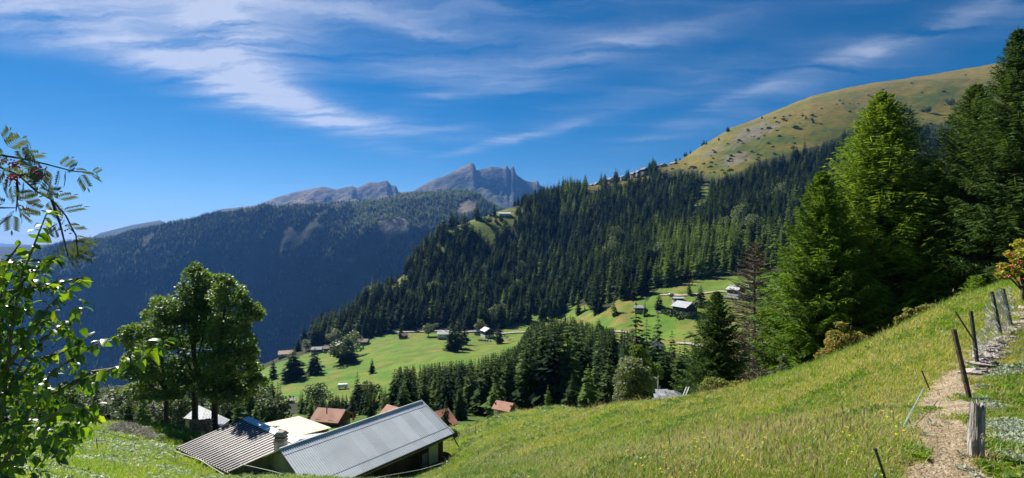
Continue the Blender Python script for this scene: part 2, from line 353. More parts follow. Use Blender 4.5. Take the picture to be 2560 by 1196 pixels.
M['tin2'] = noisy('pale_roof_sheet', (.58,.55,.52), (.72,.69,.66), .9, .55, .1, 3, metal=0.1)
M['rib'] = noisy('dark_rib', (.045,.035,.035), (.085,.065,.06), 3, .6)  # dark trim brown; on the farmhouse ribs it paints in profile shade
M['cream'] = noisy('cream_roof_sheet', (.80,.77,.50), (.86,.83,.58), .6, .5, spec=.6)
M['creamd'] = noisy('cream_seam', (.62,.52,.36), (.68,.58,.42), .6, .6)
M['orange'] = noisy('faded_red_roof', (.30,.125,.08), (.42,.20,.13), .8, .7, .15, 6)
M['orange2'] = noisy('red_roof_edge', (.30,.07,.06), (.38,.10,.08), 2, .6)
M['slate'] = noisy('grey_slate_roof', (.14,.15,.16), (.30,.31,.32), 1.6, .7, .3, 6)
M['slatel'] = noisy('pale_slate_roof', (.27,.29,.31), (.40,.42,.45), 1.2, .6, .3, 6)
M['brownroof'] = noisy('brown_shingle_roof', (.16,.115,.09), (.30,.22,.18), 1.5, .8, .3, 6)
M['tanroof'] = noisy('tan_tiled_roof', (.42,.27,.17), (.55,.38,.26), 1.5, .8, .3, 6)
M['glass'] = noisy('window_glass', (.02,.03,.04), (.05,.07,.09), 2, .08, spec=.8)
M['white'] = noisy('white_paint', (.72,.72,.70), (.82,.82,.80), 2, .5)
M['dark'] = noisy('dark_metal', (.02,.02,.022), (.045,.045,.05), 8, .5, metal=.3)
M['rust'] = noisy('rusty_iron', (.10,.045,.025), (.22,.10,.05), 9, .85, .4, 30)
M['fpost'] = noisy('brown_angle_iron', (.055,.035,.026), (.13,.08,.055), 12, .75, .3, 40)
M['gpost'] = noisy('dark_green_post', (.02,.03,.024), (.05,.06,.045), 12, .7, .2, 40)
M['wpost'] = noisy('silvered_wood', (.27,.235,.20), (.50,.45,.40), 14, .9, .9, 40, stretch=(1,1,.10), c3=(.30,.26,.23))
M['wire'] = noisy('galvanised_wire', (.25,.26,.28), (.38,.4,.42), 8, .5, metal=.3)
M['rope'] = noisy('pale_rope', (.62,.60,.52), (.75,.73,.65), 9, .8)
M['cord'] = noisy('blue_cord', (.18,.36,.42), (.35,.52,.56), 30, .7)
M['gravel'] = noisy('pale_gravel', (.22,.20,.17), (.32,.30,.265), .8, .95, .3, 3)
M['dirt'] = noisy('trodden_straw_and_dirt', (.27,.205,.135), (.42,.34,.23), 7, .95, .9, 26, c3=(.22,.19,.10))
M['log'] = noisy('cut_firewood', (.30,.18,.10), (.50,.34,.2), 6, .8, .3)
M['red'] = noisy('red_cloth', (.5,.04,.03), (.6,.07,.05), 3, .7)
M['carpaint'] = noisy('silver_car_paint', (.50,.53,.58), (.58,.61,.66), .5, .3, metal=.3)
M['tyre'] = noisy('rubber', (.02,.02,.02), (.04,.04,.04), 5, .9)
M['sheet'] = noisy('rusty_white_sheet', (.70,.62,.56), (.80,.74,.70), 1.4, .6, stretch=(9,1,1), c3=(.5,.27,.18))
M['brush'] = leafmat('dry_brushwood', [(.20,.17,.15),(.30,.27,.24),(.42,.39,.35)], trans=.1, rough=.9, nscale=2, tcol=(1,1,1))

def vary(m, lo, hi):
    t = m.node_tree; b = t.nodes['Principled BSDF']; src = b.inputs['Base Color'].links[0].from_socket; oi = t.nodes.new('ShaderNodeObjectInfo')
    f = nmath(t, 'ADD', nmath(t, 'MULTIPLY', oi.outputs['Random'], hi-lo), lo); x = t.nodes.new('ShaderNodeVectorMath'); x.operation = 'SCALE'
    t.links.new(src, x.inputs[0]); t.links.new(f, x.inputs['Scale']); t.links.new(x.outputs[0], b.inputs['Base Color'])
for k_, lo_, hi_ in (('tin', .86, 1.04), ('tin2', .84, 1.06), ('wood', .6, 1.5), ('slate', .7, 1.3), ('slatel', .8, 1.15), ('stone', .7, 1.2), ('log', .6, 1.3)): vary(M[k_], lo_, hi_)
def groundmat(name, bump=.5, small=3.0, big=.25, bd=.05, b2d=1.2):
    m, t, b = mat(name); at = t.nodes.new('ShaderNodeAttribute'); at.attribute_name = 'Col'
    g = t.nodes.new('ShaderNodeNewGeometry')
    n = t.nodes.new('ShaderNodeTexNoise'); n.inputs['Scale'].default_value = small; n.inputs['Detail'].default_value = 8; n.inputs['Roughness'].default_value = .65
    t.links.new(g.outputs['Position'], n.inputs['Vector'])
    n2 = t.nodes.new('ShaderNodeTexNoise'); n2.inputs['Scale'].default_value = big; n2.inputs['Detail'].default_value = 6; n2.inputs['Roughness'].default_value = .6
    t.links.new(g.outputs['Position'], n2.inputs['Vector'])
    r = t.nodes.new('ShaderNodeValToRGB'); r.color_ramp.elements[0].color = (.55,.62,.6,1); r.color_ramp.elements[1].color = (1.45,1.35,1.3,1)
    r.color_ramp.elements[0].position = .32; r.color_ramp.elements[1].position = .68
    t.links.new(n.outputs[0], r.inputs[0])
    r2 = t.nodes.new('ShaderNodeValToRGB'); r2.color_ramp.elements[0].color = (.75,.86,.8,1); r2.color_ramp.elements[1].color = (1.3,1.12,1.05,1)
    r2.color_ramp.elements[0].position = .38; r2.color_ramp.elements[1].position = .62
    t.links.new(n2.outputs[0], r2.inputs[0])
    def mul(a, c):
        x = t.nodes.new('ShaderNodeMix'); x.data_type = 'RGBA'; x.blend_type = 'MULTIPLY'; x.inputs[0].default_value = 1; t.links.new(a, x.inputs[6]); t.links.new(c, x.inputs[7]); return x.outputs[2]
    t.links.new(mul(mul(at.outputs['Color'], r.outputs[0]), r2.outputs[0]), b.inputs['Base Color'])
    b.inputs['Roughness'].default_value = .95; b.inputs['Specular IOR Level'].default_value = .1
    bp = t.nodes.new('ShaderNodeBump'); bp.inputs['Strength'].default_value = bump; bp.inputs['Distance'].default_value = bd
    t.links.new(n.outputs[0], bp.inputs['Height'])
    b2 = t.nodes.new('ShaderNodeBump'); b2.inputs['Strength'].default_value = .7; b2.inputs['Distance'].default_value = b2d
    t.links.new(n2.outputs[0], b2.inputs['Height']); t.links.new(bp.outputs[0], b2.inputs['Normal']); t.links.new(b2.outputs[0], b.inputs['Normal'])
    return m

# ------------------------------------------------------------------ the ground sheet
us = np.concatenate([np.arange(-2600, -300, 60), np.arange(-300, 2860, 7), np.arange(2860, 5001, 60)]).astype(float)
D0, Z0 = rows_at(us)
dcol = []
segs = [3, 14, 12, 12, 46, 54, 34, 44, 44, 26, 70, 70, 12, 5]
rows = []
for i in range(D0.shape[0]-1):
    n = [2, 8, 22, 34, 16, 16, 26, 30, 12, 34, 40, 8, 10, 6][i] if i < 14 else 5
    for k in range(n):
        f = k/n; rows.append(D0[i]**(1-f)*D0[i+1]**f)
rows.append(D0[-1])
Dm = np.array(rows); nr, nc = Dm.shape
Xm = (us[None]-CU)/F*Dm
Zm = G(Xm.ravel(), Dm.ravel()).reshape(nr, nc)
Vm = HZ-F*Zm/Dm; Um = np.broadcast_to(us[None], Dm.shape)
GR_NEAR = np.array([.095,.150,.022]); FLOOR = np.array([.034,.040,.018]); MEADOW = np.array([.085,.165,.022]); DRY = np.array([.20,.175,.055])
ALP = np.array([.140,.122,.020]); ROCK = np.array([.17,.155,.14])
MEAD_POLY = [(640,930),(700,905),(770,885),(840,868),(905,858),(960,838),(1000,832),(1130,832),(1245,832),(1290,862),(1300,905),(1240,950),(1060,990),(1000,1000),(860,1010),(700,1005),(640,960)]
MEAD2 = [(1255,826),(1300,800),(1340,770),(1440,760),(1500,770),(1620,750),(1655,715),(1760,695),(1860,690),(1980,680),(1990,900),(1740,905),(1680,880),(1560,900),(1480,850),(1400,860),(1310,885)]
def alp_edge(u): return np.interp(u, [1500,1640,1700,1745,1770,1800,1850,1900,1960,2060,2140,2400,2700,3400], [430,432,424,428,445,446,432,400,388,360,318,312,300,300])
def ground_col(U, V, D, X):
    n1 = fbm(X/9, D/9, 4)[..., None]; n2 = fbm(X/40+5, D/40, 3)[..., None]
    c = np.ones(U.shape+(3,))*FLOOR
    far = D > 170
    m = (inpoly(U, V, MEAD_POLY) & far)[..., None]
    k = np.clip(.18+.9*n1+.5*fbm((X+D*1.2)/60, (D-X)/9, 3)[..., None], 0, .75)
    c = np.where(m, MEADOW*(1-k)+DRY*.8*k, c)
    m2 = (inpoly(U, V, MEAD2) & far)[..., None]
    k2 = np.clip(.25+.9*n1+.5*n2, 0, .9); c = np.where(m2, MEADOW*(1-k2)+DRY*.85*k2, c)
    # open patches on the spur
    for poly, kk in (([(1105,640),(1100,590),(1130,555),(1200,535),(1290,520),(1330,540),(1300,560),(1240,570),(1215,590),(1180,600),(1150,600)], .45),
                 ([(1205,605),(1235,575),(1260,570),(1250,595),(1225,612)], .6), ([(960,735),(1000,690),(1040,690),(990,730)], .55),
                 ([(1735,530),(1740,480),(1765,455),(1775,475),(1765,520)], .4), ([(1560,800),(1640,720),(1600,690),(1500,790)], .4)):
        mm = (inpoly(U, V, poly) & far)[..., None]; kx = np.clip(kk+n1, 0, 1); c = np.where(mm, MEADOW*.9*(1-kx)+DRY*.8*kx, c)
    e = alp_edge(U); al = ((V < e) & (U > 1600) & (D > 500))[..., None]
    band = fbm(X/120, (Dz_like(D, V))/14, 3)[..., None]
    ka = np.clip(.5+1.5*band+.9*n2+.6*n1, 0, 1); green = np.array([.056,.090,.014])
    c = np.where(al, ALP*ka+green*(1-ka), c)
    top = sstep(60, 15, V-np.interp(U, [1700,1850,2000,2200,2400,2560], [408,318,262,208,170,158]))[..., None]
    c = np.where(al, c*(1-.4*top)+np.array([.20,.155,.06])*.4*top, c)
    rim = ((V < np.interp(U, [1400,1550,1700], [482,452,408])+14) & (U > 1440) & (U < 1720) & (D > 500))[..., None]; c = np.where(rim, ALP*.8, c)
    for (cu, cv, au, av, ang) in ((1880,335,65,20,-28), (1930,320,22,8,-20), (1845,395,48,14,-18), (1780,380,30,7,-25), (2165,265,30,6,0)):
        ca, sa = math.cos(R(ang)), math.sin(R(ang)); a = ((U-cu)*ca+(V-cv)*sa)/au; b = (-(U-cu)*sa+(V-cv)*ca)/av
        k = .8*np.clip(1.0*(1.0-(a*a+b*b))+1.8*n1[..., 0]+.1, 0, 1)*(D > 500)*(a*a+b*b < 2.0)
        c = c*(1-k[..., None])+ROCK*k[..., None]
    near = D < 75
    c = np.where((near)[..., None], GR_NEAR*(1-.0)*np.ones(3), c)
    kd = np.clip((fbm(X/2.2, D/2.2, 3)*.8+.35)*sstep(1200, 1600, U), 0, 1)[..., None]
    c = np.where(near[..., None], c*(1-kd)+np.array([.19,.17,.055])*kd, c)
    mix = ((D >= 75) & (D < 170))[..., None]; c = np.where(mix, FLOOR*.5+MEADOW*.5, c)
    return c
def Dz_like(D, V): return (HZ-V)/F*D
Cm = ground_col(Um, Vm, Dm, Xm)
idx = np.arange(nr*nc).reshape(nr, nc)
Fq = np.stack([idx[:-1, :-1], idx[:-1, 1:], idx[1:, 1:], idx[1:, :-1]], -1).reshape(-1, 4)
gm = make_mesh('ground', np.stack([Xm, Dm, Zm], -1).reshape(-1, 3), Fq, groundmat('meadow_ground', .6, 2.2, .09, .12), True, colors=Cm.reshape(-1, 3))
ground = link('ground', gm); tag(ground, kind='structure')

# ------------------------------------------------------------------ far hill, mountains, distant range
def sheet(name, U, rowlist, per, noise, colf, material, jag=False):
    D = []; Z = []
    for r in rowlist:
        uu = [p[0] for p in r]; D.append(np.interp(U, uu, [p[1] for p in r])); Z.append(zz(D[-1], np.interp(U, uu, [p[2] for p in r])))
    D = np.array(D); Z = np.array(Z); rr = []
    for i in range(len(D)-1):
        for k in range(per[i]): rr.append(D[i]+(D[i+1]-D[i])*k/per[i])
    rr.append(D[-1]); Dd = np.array(rr); Zd = np.array([pchip(D, Z, q) for q in Dd]); X = (U[None]-CU)/F*Dd
    Zd = Zd+noise(X, Dd, U[None]+0*Dd, Zd)
    nr, nc = Dd.shape; ix = np.arange(nr*nc).reshape(nr, nc)
    fq = np.stack([ix[:-1, :-1], ix[:-1, 1:], ix[1:, 1:], ix[1:, :-1]], -1).reshape(-1, 4)
    VV = HZ-F*Zd/Dd
    me = make_mesh(name, np.stack([X, Dd, Zd], -1).reshape(-1, 3), fq, material, True, colors=colf(U[None]+0*Dd, VV, X, Dd, Zd).reshape(-1, 3))
    o = link(name, me); tag(o, kind='structure'); return X, Dd, Zd, VV
U1 = np.arange(-1500, 3000, 8.0)
def fh_noise(X, Y, U, Z):
    k = sstep(1900, 2100, Y)
    return k*((ridged(X/420, Y/900, 3)-.4)*62+fbm(X/90, Y/90, 3)*16)*np.clip(1.2-sstep(2250, 2800, Y)*.85, .25, 1)
hill_sky = [(-1500,720),(-600,690),(0,640),(100,622),(190,600),(300,577),(400,556),(550,528),(660,520),(800,508),(900,500),(1000,488),(1060,481),(1120,476),(1170,480),(1205,492),(1240,516),(1300,548),(1400,600),(1600,700),(3000,1000)]
def hcol(U, V, X, Y, Z):
    c = np.ones(U.shape+(3,))*np.array([.020,.028,.016])
    n = fbm(X/60, Z/40, 4)
    for (cu, cv, au, av, ang) in ((985,562,40,17,-8),(1010,572,20,10,30),(1165,518,30,22,-25),(880,650,14,9,-30),(815,620,12,6,20),(1035,570,10,12,60),(1175,650,30,8,-50),(150,690,10,3,0),(340,600,8,3,0)):
        ca, sa = math.cos(R(ang)), math.sin(R(ang)); a = ((U-cu)*ca+(V-cv)*sa)/au; b = (-(U-cu)*sa+(V-cv)*ca)/av
        k = np.clip(1.6*(1-(a*a+b*b))+1.2*n+.2, 0, 1)*(a*a+b*b < 2)
        c = c*(1-k[..., None])+np.array([.15,.13,.11])*k[..., None]
    return c
rk = groundmat('hill_forest_floor', .6, .05, .01, 6)
FX, FY, FZ, FV = sheet('far_hill', U1, [
    [(-1500,1000,1700),(3000,1000,1700)], [(-1500,1850,1010),(700,1850,990),(1400,1850,960),(3000,1850,960)],
    [(-1500,2150,820),(600,2150,760),(1200,2150,720),(3000,2150,900)],
    [(-1500,2420,760),(0,2420,672),(500,2420,590),(800,2420,562),(1000,2420,556),(1200,2420,560),(1300,2420,600),(3000,2420,1050)],
    [(u, 2620 if u < 700 else (2720 if u < 900 else 2900), v) for u, v in hill_sky], [(u, 3300, v+70) for u, v in hill_sky]], [8, 26, 26, 34, 6], fh_noise, hcol, rk)
pk = [(-1500,680),(0,650),(200,612),(250,583),(330,563),(400,551),(420,560),(500,545),(555,523),(640,514),(690,495),(740,480),(790,470),(812,467),(840,474),(880,465),(893,470),(925,455),(945,457),(968,451),(978,463),(990,464),(996,480),(1030,480),(1060,462),(1090,446),(1105,444),(1150,421),(1180,408),(1186,411),(1191,427),(1230,417),(1245,418),(1258,421),(1267,412),(1274,426),(1278,418),(1284,415),(1291,437),(1310,450),(1330,456),(1345,451),(1349,464),(1380,473),(1400,476),(1420,478),(1450,490),(1700,520),(3000,560)]
U2 = np.arange(-1500, 3000, 3.0)
def pn(X, Y, U, Z):
    k = np.clip(np.minimum(sstep(4300, 4900, Y), sstep(5500, 4950, Y)*.9+.03), 0, 1)
    rid = ridged((X+Y*.35)/420, (Y-X*.2)/700, 5)-.35
    return k*(rid*150+fbm(X/90, Y/90, 4)*28)*(.06+.94*sstep(520, 680, U))
def pcol(U, V, X, Y, Z):
    n = fbm(X/300, Z/120, 4); n2 = fbm((X+Z*1.2)/90, Z/160, 4); sky_v = np.interp(U, [p[0] for p in pk], [p[1] for p in pk])
    c = np.ones(U.shape+(3,))*np.array([.06,.058,.055])
    k = np.clip(.5+1.8*n2, 0, 1)[..., None]; c = c*(1-k)+np.array([.145,.12,.10])*k
    g = np.clip(sstep(18, 50, V-sky_v)*1.1+1.2*n-.25, 0, 1)[..., None]; c = c*(1-g)+np.array([.04,.05,.03])*g
    t = (np.clip((U < 1000)*(.8+n)*sstep(5, 25, V-sky_v), 0, 1)*.75)[..., None]; c = c*(1-t)+np.array([.15,.12,.07])*t
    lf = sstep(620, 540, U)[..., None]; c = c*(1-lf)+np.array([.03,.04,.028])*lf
    sc_ = (np.clip(1.4*fbm((X-Y*.8)/60, (Y+X)/500, 2)+.1, 0, 1)*sstep(1300, 1340, U)*sstep(5, 30, V-sky_v))[..., None]; c = c*(1-sc_)+np.array([.24,.21,.18])*sc_
    return c
PX, PY, PZ, PV = sheet('mountain', U2, [
    [(-1500,3600,760),(1000,3600,640),(3000,3600,700)], [(-1500,4400,700),(500,4400,590),(700,4400,525),(900,4400,510),(1000,4400,500),(1100,4400,490),(1250,4400,520),(1400,4400,560),(3000,4400,620)],
    [(u, 5050, v+max(14, (560-v)*.42)) for u, v in pk], [(u, 5500, v) for u, v in pk], [(u, 6000, v+80) for u, v in pk]], [8, 40, 55, 8], pn, pcol, groundmat('mountain_rock', .9, .012, .004, 30, 60))
U3 = np.arange(-3000, 5000, 20.0)
sheet('distant_range', U3, [[(-3000,6000,680),(5000,6000,680)], [(-3000,11000,640),(5000,11000,640)], [(-3000,13500,600),(-300,13500,604),(-120,13500,596),(0,13500,606),(90,13500,612),(200,13500,607),(5000,13500,607)], [(-3000,16000,640),(5000,16000,640)]],
      [10, 14, 4], lambda X, Y, U, Z: sstep(8000, 12500, Y)*ridged(X/1800, Y/1800, 4)*70-sstep(8000, 12500, Y)*40, lambda U, V, X, Y, Z: np.ones(U.shape+(3,))*np.array([.035,.045,.04]), groundmat('distant_rock', .3, .003, .001, 30))
pl = MB().quad((-40000,-2000,-900), (40000,-2000,-900), (40000,40000,-900), (-40000,40000,-900)).build('valley_floor', noisy('valley_floor', (.06,.08,.04), (.10,.11,.06), .002, .95)); tag(pl, kind='structure')

# ------------------------------------------------------------------ tree meshes
def ribbons(P0, P1, W, side, droop=0.0):
    """flat leaf-like blades from P0 to P1, width W at the middle, side = unit vector across; returns verts, quads (2 tris as kite)"""
    mid = (P0+P1)/2; mid[:, 2] += droop
    V = np.stack([P0, mid+side*W[:, None]/2, P1, mid-side*W[:, None]/2], 1).reshape(-1, 3)
    n = len(P0); Fc = np.arange(4*n).reshape(n, 4)
    return V, Fc
def unit(a): return a/np.maximum(np.linalg.norm(a, axis=-1, keepdims=True), 1e-9)
def spruce_lod(seed, wh, br, width=.17, sub=0, larch=False, jag=.25):
    r = np.random.default_rng(seed); P0 = []; P1 = []; W = []; S = []
    for i in range(wh):
        t = (i+.5*r.random())/wh; z = .06+.92*t
        prof = (1-t)**(.82 if not larch else .65)*(min(1, .55+t*3))
        n = max(3, int(br*(1-.55*t))); a0 = r.random()*6.28
        for j in range(n):
            a = a0+6.283*j/n+r.normal()*.25; Lh = width*prof*(1+jag*r.normal())+.008
            dirv = np.array([math.cos(a), math.sin(a), 0]); up = (.10*t-.13)*1.0+r.normal()*.02
            p0 = np.array([0, 0, z+.012]); p1 = dirv*Lh+np.array([0, 0, z+up*Lh/width*.55])
            sd = np.array([-math.sin(a), math.cos(a), r.normal()*.35])
            P0.append(p0); P1.append(p1); W.append(Lh*.62); S.append(sd)
            for k in range(sub):
                f = .45+.5*r.random(); q0 = p0+(p1-p0)*f*.6; ang = a+(1 if k % 2 else -1)*(.5+.4*r.random())
                q1 = q0+np.array([math.cos(ang), math.sin(ang), -.25])*Lh*(.45+.3*r.random())
                P0.append(q0); P1.append(q1); W.append(Lh*.26); S.append(np.array([-math.sin(ang), math.cos(ang), r.normal()*.5]))
    P0.append(np.array([0, 0, .93])); P1.append(np.array([0, 0, 1.0])); W.append(.012); S.append(np.array([1., 0, 0]))
    V, Fc = ribbons(np.array(P0), np.array(P1), np.array(W), unit(np.array(S)), .006)
    return V, Fc
def trunk_mesh(h=.95, r0=.012, n=5):
    V = []; Fc = []
    for k, (z, r) in enumerate(((-.12, r0*1.15), (.0, r0), (h, r0*.15))):
        V += [(math.cos(6.283*j/n)*r, math.sin(6.283*j/n)*r, z) for j in range(n)]
    for k in range(2):
        for j in range(n): Fc.append((k*n+j, k*n+(j+1) % n, (k+1)*n+(j+1) % n, (k+1)*n+j))
    return np.array(V), np.array(Fc)
def onemesh(name, crown, mc, trunk=None, mt=None):
    V, Fc = crown; mi = np.zeros(len(Fc), int)
    if trunk is not None:
        V2, F2 = trunk; Fc = np.vstack([Fc, F2+len(V)]); V = np.vstack([V, V2]); mi = np.concatenate([mi, np.ones(len(F2), int)])
    return make_mesh(name, V, Fc, [mc]+([mt] if mt else []), False, mi)
def hidden_collection(name, meshes):
    c = bpy.data.collections.new(name)
    for i, me in enumerate(meshes):
        o = bpy.data.objects.new(f'{name}_{chr(97+i)}', me); c.objects.link(o)
    return c
def scatter(name, pos, rot, scl, which, coll, label=None, zs=None):
    """one stuff object: geometry nodes put copies of the collection's meshes on the points of this mesh"""
    me = bpy.data.meshes.new(name); n = len(pos); me.vertices.add(n); me.vertices.foreach_set('co', np.asarray(pos, np.float32).ravel())
    a = me.attributes.new('rot', 'FLOAT_VECTOR', 'POINT'); a.data.foreach_set('vector', np.asarray(rot, np.float32).ravel())
    S = np.asarray(scl, np.float32)
    if S.ndim == 1: S = np.stack([S, S, S*(zs if zs is not None else 1)], -1)
    a = me.attributes.new('scl', 'FLOAT_VECTOR', 'POINT'); a.data.foreach_set('vector', S.astype(np.float32).ravel())
    a = me.attributes.new('which', 'INT', 'POINT'); a.data.foreach_set('value', np.asarray(which, np.int32))
    o = link(name, me); tag(o, label, None, None, 'stuff')
    ng = bpy.data.node_groups.new(name, 'GeometryNodeTree')
    ng.interface.new_socket('Geometry', in_out='INPUT', socket_type='NodeSocketGeometry'); ng.interface.new_socket('Geometry', in_out='OUTPUT', socket_type='NodeSocketGeometry')
    gi = ng.nodes.new('NodeGroupInput'); go = ng.nodes.new('NodeGroupOutput'); ip = ng.nodes.new('GeometryNodeInstanceOnPoints')
    ci = ng.nodes.new('GeometryNodeCollectionInfo'); ci.inputs['Collection'].default_value = coll; ci.inputs['Separate Children'].default_value = True; ci.inputs['Reset Children'].default_value = True
    def attr(nm, ty):
        x = ng.nodes.new('GeometryNodeInputNamedAttribute'); x.data_type = ty; x.inputs['Name'].default_value = nm; return x.outputs['Attribute']
    ng.links.new(gi.outputs[0], ip.inputs['Points']); ng.links.new(ci.outputs[0], ip.inputs['Instance']); ip.inputs['Pick Instance'].default_value = True
    ng.links.new(attr('which', 'INT'), ip.inputs['Instance Index']); ng.links.new(attr('rot', 'FLOAT_VECTOR'), ip.inputs['Rotation']); ng.links.new(attr('scl', 'FLOAT_VECTOR'), ip.inputs['Scale'])
    ng.links.new(ip.outputs[0], go.inputs[0])
    md = o.modifiers.new('scatter', 'NODES'); md.node_group = ng
    return o

def blob_crown(seed, n, size, lobes, flat=.5):
    """leaf clumps through a volume of lobes [(x,y,z,rx,ry,rz)]; kites facing all ways, denser near the surface"""
    r = np.random.default_rng(seed); lb = np.array(lobes, float); wgt = (lb[:, 3]*lb[:, 4]*lb[:, 5])**.67; k = r.choice(len(lb), n, p=wgt/wgt.sum())
    d = unit(r.normal(size=(n, 3))); rad = r.random(n)**.33; rad = np.where(r.random(n) < .6, .82+.25*r.random(n), rad)
    c = lb[k, :3]+d*rad[:, None]*lb[k, 3:]
    s = size*(.6+.8*r.random(n)); ax = unit(r.normal(size=(n, 3))*np.array([1, 1, flat])); sd = unit(np.cross(ax, r.normal(size=(n, 3))))
    return ribbons(c-ax*s[:, None]/2, c+ax*s[:, None]/2, s*.75, sd, 0)
spr_far = [onemesh('spruce_far_tree', spruce_lod(100+i, 11, 7, .17+.02*i), M['spruce_far']) for i in range(3)]
lar_lit_far = [onemesh('larch_and_sunlit_far_tree', spruce_lod(120+i, 10, 7, .19, larch=True), M['larch']) for i in range(1)]
tm = trunk_mesh()
spr_mid = [onemesh('spruce_mid_tree', spruce_lod(200+i, 22, 9, .155+.02*i, sub=2), M['spruce'], tm, M['bark']) for i in range(5)]
lar_mid = [onemesh('larch_mid_tree', spruce_lod(230+i, 20, 9, .155, sub=3, larch=False, jag=.32), M['larch'], tm, M['bark']) for i in range(3)]
def dec_lobes(r):
    return [(0,0,.62,.26,.26,.34)]+[(r.normal()*.17, r.normal()*.17, .35+.5*r.random(), .15, .15, .14) for _ in range(9)]
dec_mid = [onemesh('broadleaf_mid_tree', blob_crown(260+i, 1500, .055, dec_lobes(np.random.default_rng(i+5))), M[['decid', 'willow', 'decid'][i]], trunk_mesh(.6, .02), M['bark']) for i in range(3)]
shrub_m = [onemesh('shrub_clump', blob_crown(280+i, 260, .2, [(0,0,.35,.5,.5,.4),(.3,.1,.3,.3,.3,.3),(-.3,.1,.4,.3,.3,.35)]), M['shrub']) for i in range(2)]

# far hill forest: instanced small conifers following the hillside
def hill_forest():
    r = np.random.default_rng(11); n = 52000
    u = r.uniform(-900, 1420, n); ci = (u-U1[0])/8.0; j0 = ci.astype(int); fj = ci-j0
    ri = r.uniform(14, FX.shape[0]-5, n); i0 = ri.astype(int); fi = ri-i0
    def samp(A): return (A[i0, j0]*(1-fj)+A[i0, j0+1]*fj)*(1-fi)+(A[i0+1, j0]*(1-fj)+A[i0+1, j0+1]*fj)*fi
    x, y, z = samp(FX), samp(FY), samp(FZ); v = HZ-F*z/y
    keep = np.ones(n, bool)
    for (cu, cv, au, av, ang) in ((985,562,38,15,-8),(1010,574,16,9,30),(1165,518,28,18,-25),(880,650,14,9,-30)):
        ca, sa = math.cos(R(ang)), math.sin(R(ang)); a = ((u-cu)*ca+(v-cv)*sa)/au; b = (-(u-cu)*sa+(v-cv)*ca)/av; keep &= (a*a+b*b > .8)
    keep &= ~((v < np.interp(u, [0,500,700,1000,1230],[610,532,524,500,480])) & (r.random(n) < .5))
    # clearings of the natural kind
    keep &= fbm(x/160, z/120, 3) > -.30
    x, y, z = x[keep], y[keep], z[keep]; m = len(x); h = r.uniform(12, 24, m); wh = r.choice(4, m, p=[.3, .3, .28, .12])
    lit = (((u[keep] > 880) & (v[keep] < 575) & (r.random(m) < .55)) | (r.random(m) < .05)); wh = np.where(lit, 3, wh)  # sunlight on the upper trees put in as the paler larch copy
    scatter('far_hill_forest', np.stack([x, y, z-1], -1), np.stack([0*x, 0*x, r.uniform(0, 6.28, m)], -1), np.stack([h*1.25, h*1.25, h], -1), wh, hidden_collection('far_conifers', spr_far+lar_lit_far), 'dense conifer forest covering the shaded hillside across the valley')
hill_forest()

# ------------------------------------------------------------------ the forest on the spur and the belt below the meadow
occupied = []                             # (u, v, ru, rv): places kept clear for houses
CLEAR = [(1715,768,62,34),(1660,735,45,16),(1840,735,50,24),(1210,838,30,14),(1105,842,30,14),(1000,842,30,10),(980,845,20,8),(790,880,30,10),(850,872,30,8),(925,862,26,8),(715,890,24,14),
         (1605,775,24,12),(1262,532,26,12),(1900,700,60,30)]+[(a_, b_-8, 9, 9) for a_, b_ in ((1478,470),(1491,466),(1525,457),(1556,450),(1582,440),(1595,436),(1610,432),(1655,420),(1684,415))]+[(727,1003,14,8),(857,968,22,10),(1570,862,30,25)]
skyl = lambda u: np.interp(u, [700,750,900,1000,1110,1250,1400,1550,1700,1850,2000,2200,2400,2560,3300], [905,871,770,695,580,530,482,452,408,318,262,208,170,158,100])
def low_edge(u): return np.interp(u, [735,870,1000,1240,1340,1420,1500,1600,1640,1700,1760,1850,1960,3300], [872,852,836,824,805,792,782,748,728,704,694,684,672,640])
r = np.random.default_rng(21)
n = 60000
u = r.uniform(640, 2900, n); y = np.sqrt(r.uniform(250**2, 1300**2, n)); x = (u-CU)/F*y
z = G(x, y); v = HZ-F*z/y
far_f = (v < low_edge(u)+fbm(u/30, v/30, 2)*5) & (u > 735)
up_ok = v > np.where(u > 1640, alp_edge(u)+22+fbm(u/25, u/25+3, 2)*12, 0)
D_, Z_ = rows_at(u); up_ok &= (y < D_[11]+15)
dens = fbm(x/60, y/60, 3)
keep = far_f & up_ok & (dens > -.55)
for poly in ([(1120,600),(1108,575),(1135,552),(1200,530),(1290,515),(1335,530),(1320,552),(1290,560),(1250,575),(1245,600),(1215,612),(1200,590),(1160,585)],
             [(960,735),(1000,690),(1035,690),(990,730)], [(1730,535),(1738,480),(1765,450),(1782,465),(1765,525)], [(1205,600),(1235,560),(1290,560),(1285,585),(1230,612)]):
    keep &= ~(inpoly(u, v, poly) & (r.random(n) < .93))
x, y, z, u, v = (a[keep] for a in (x, y, z, u, v))
# thin by a minimum spacing grid
def thin_pts(x, y, cell, r):
    o = r.permutation(len(x)); k = {}; out = []
    for i in o:
        c = (int(x[i]//cell), int(y[i]//cell))
        if c in k: continue
        k[c] = 1; out.append(i)
    return np.array(out)
sel = thin_pts(x, y, 6.8, r); sel = sel[fbm(x[sel]/18+4, y[sel]/18, 2) > -.5]; x, y, z, u, v = (a[sel] for a in (x, y, z, u, v))
x = x+0
hf = np.clip(r.normal(20, 5.0, len(x)), 7, 31)*np.interp(y, [300, 900, 1300], [1, .95, .8])
larch_z = ((u > 1640) & (u < 1960) & (v > 590) & (r.random(len(u)) < .9)) | (r.random(len(u)) < .09) | ((u > 1400) & (u < 1480) & (v < 560) & (r.random(len(u)) < .5))
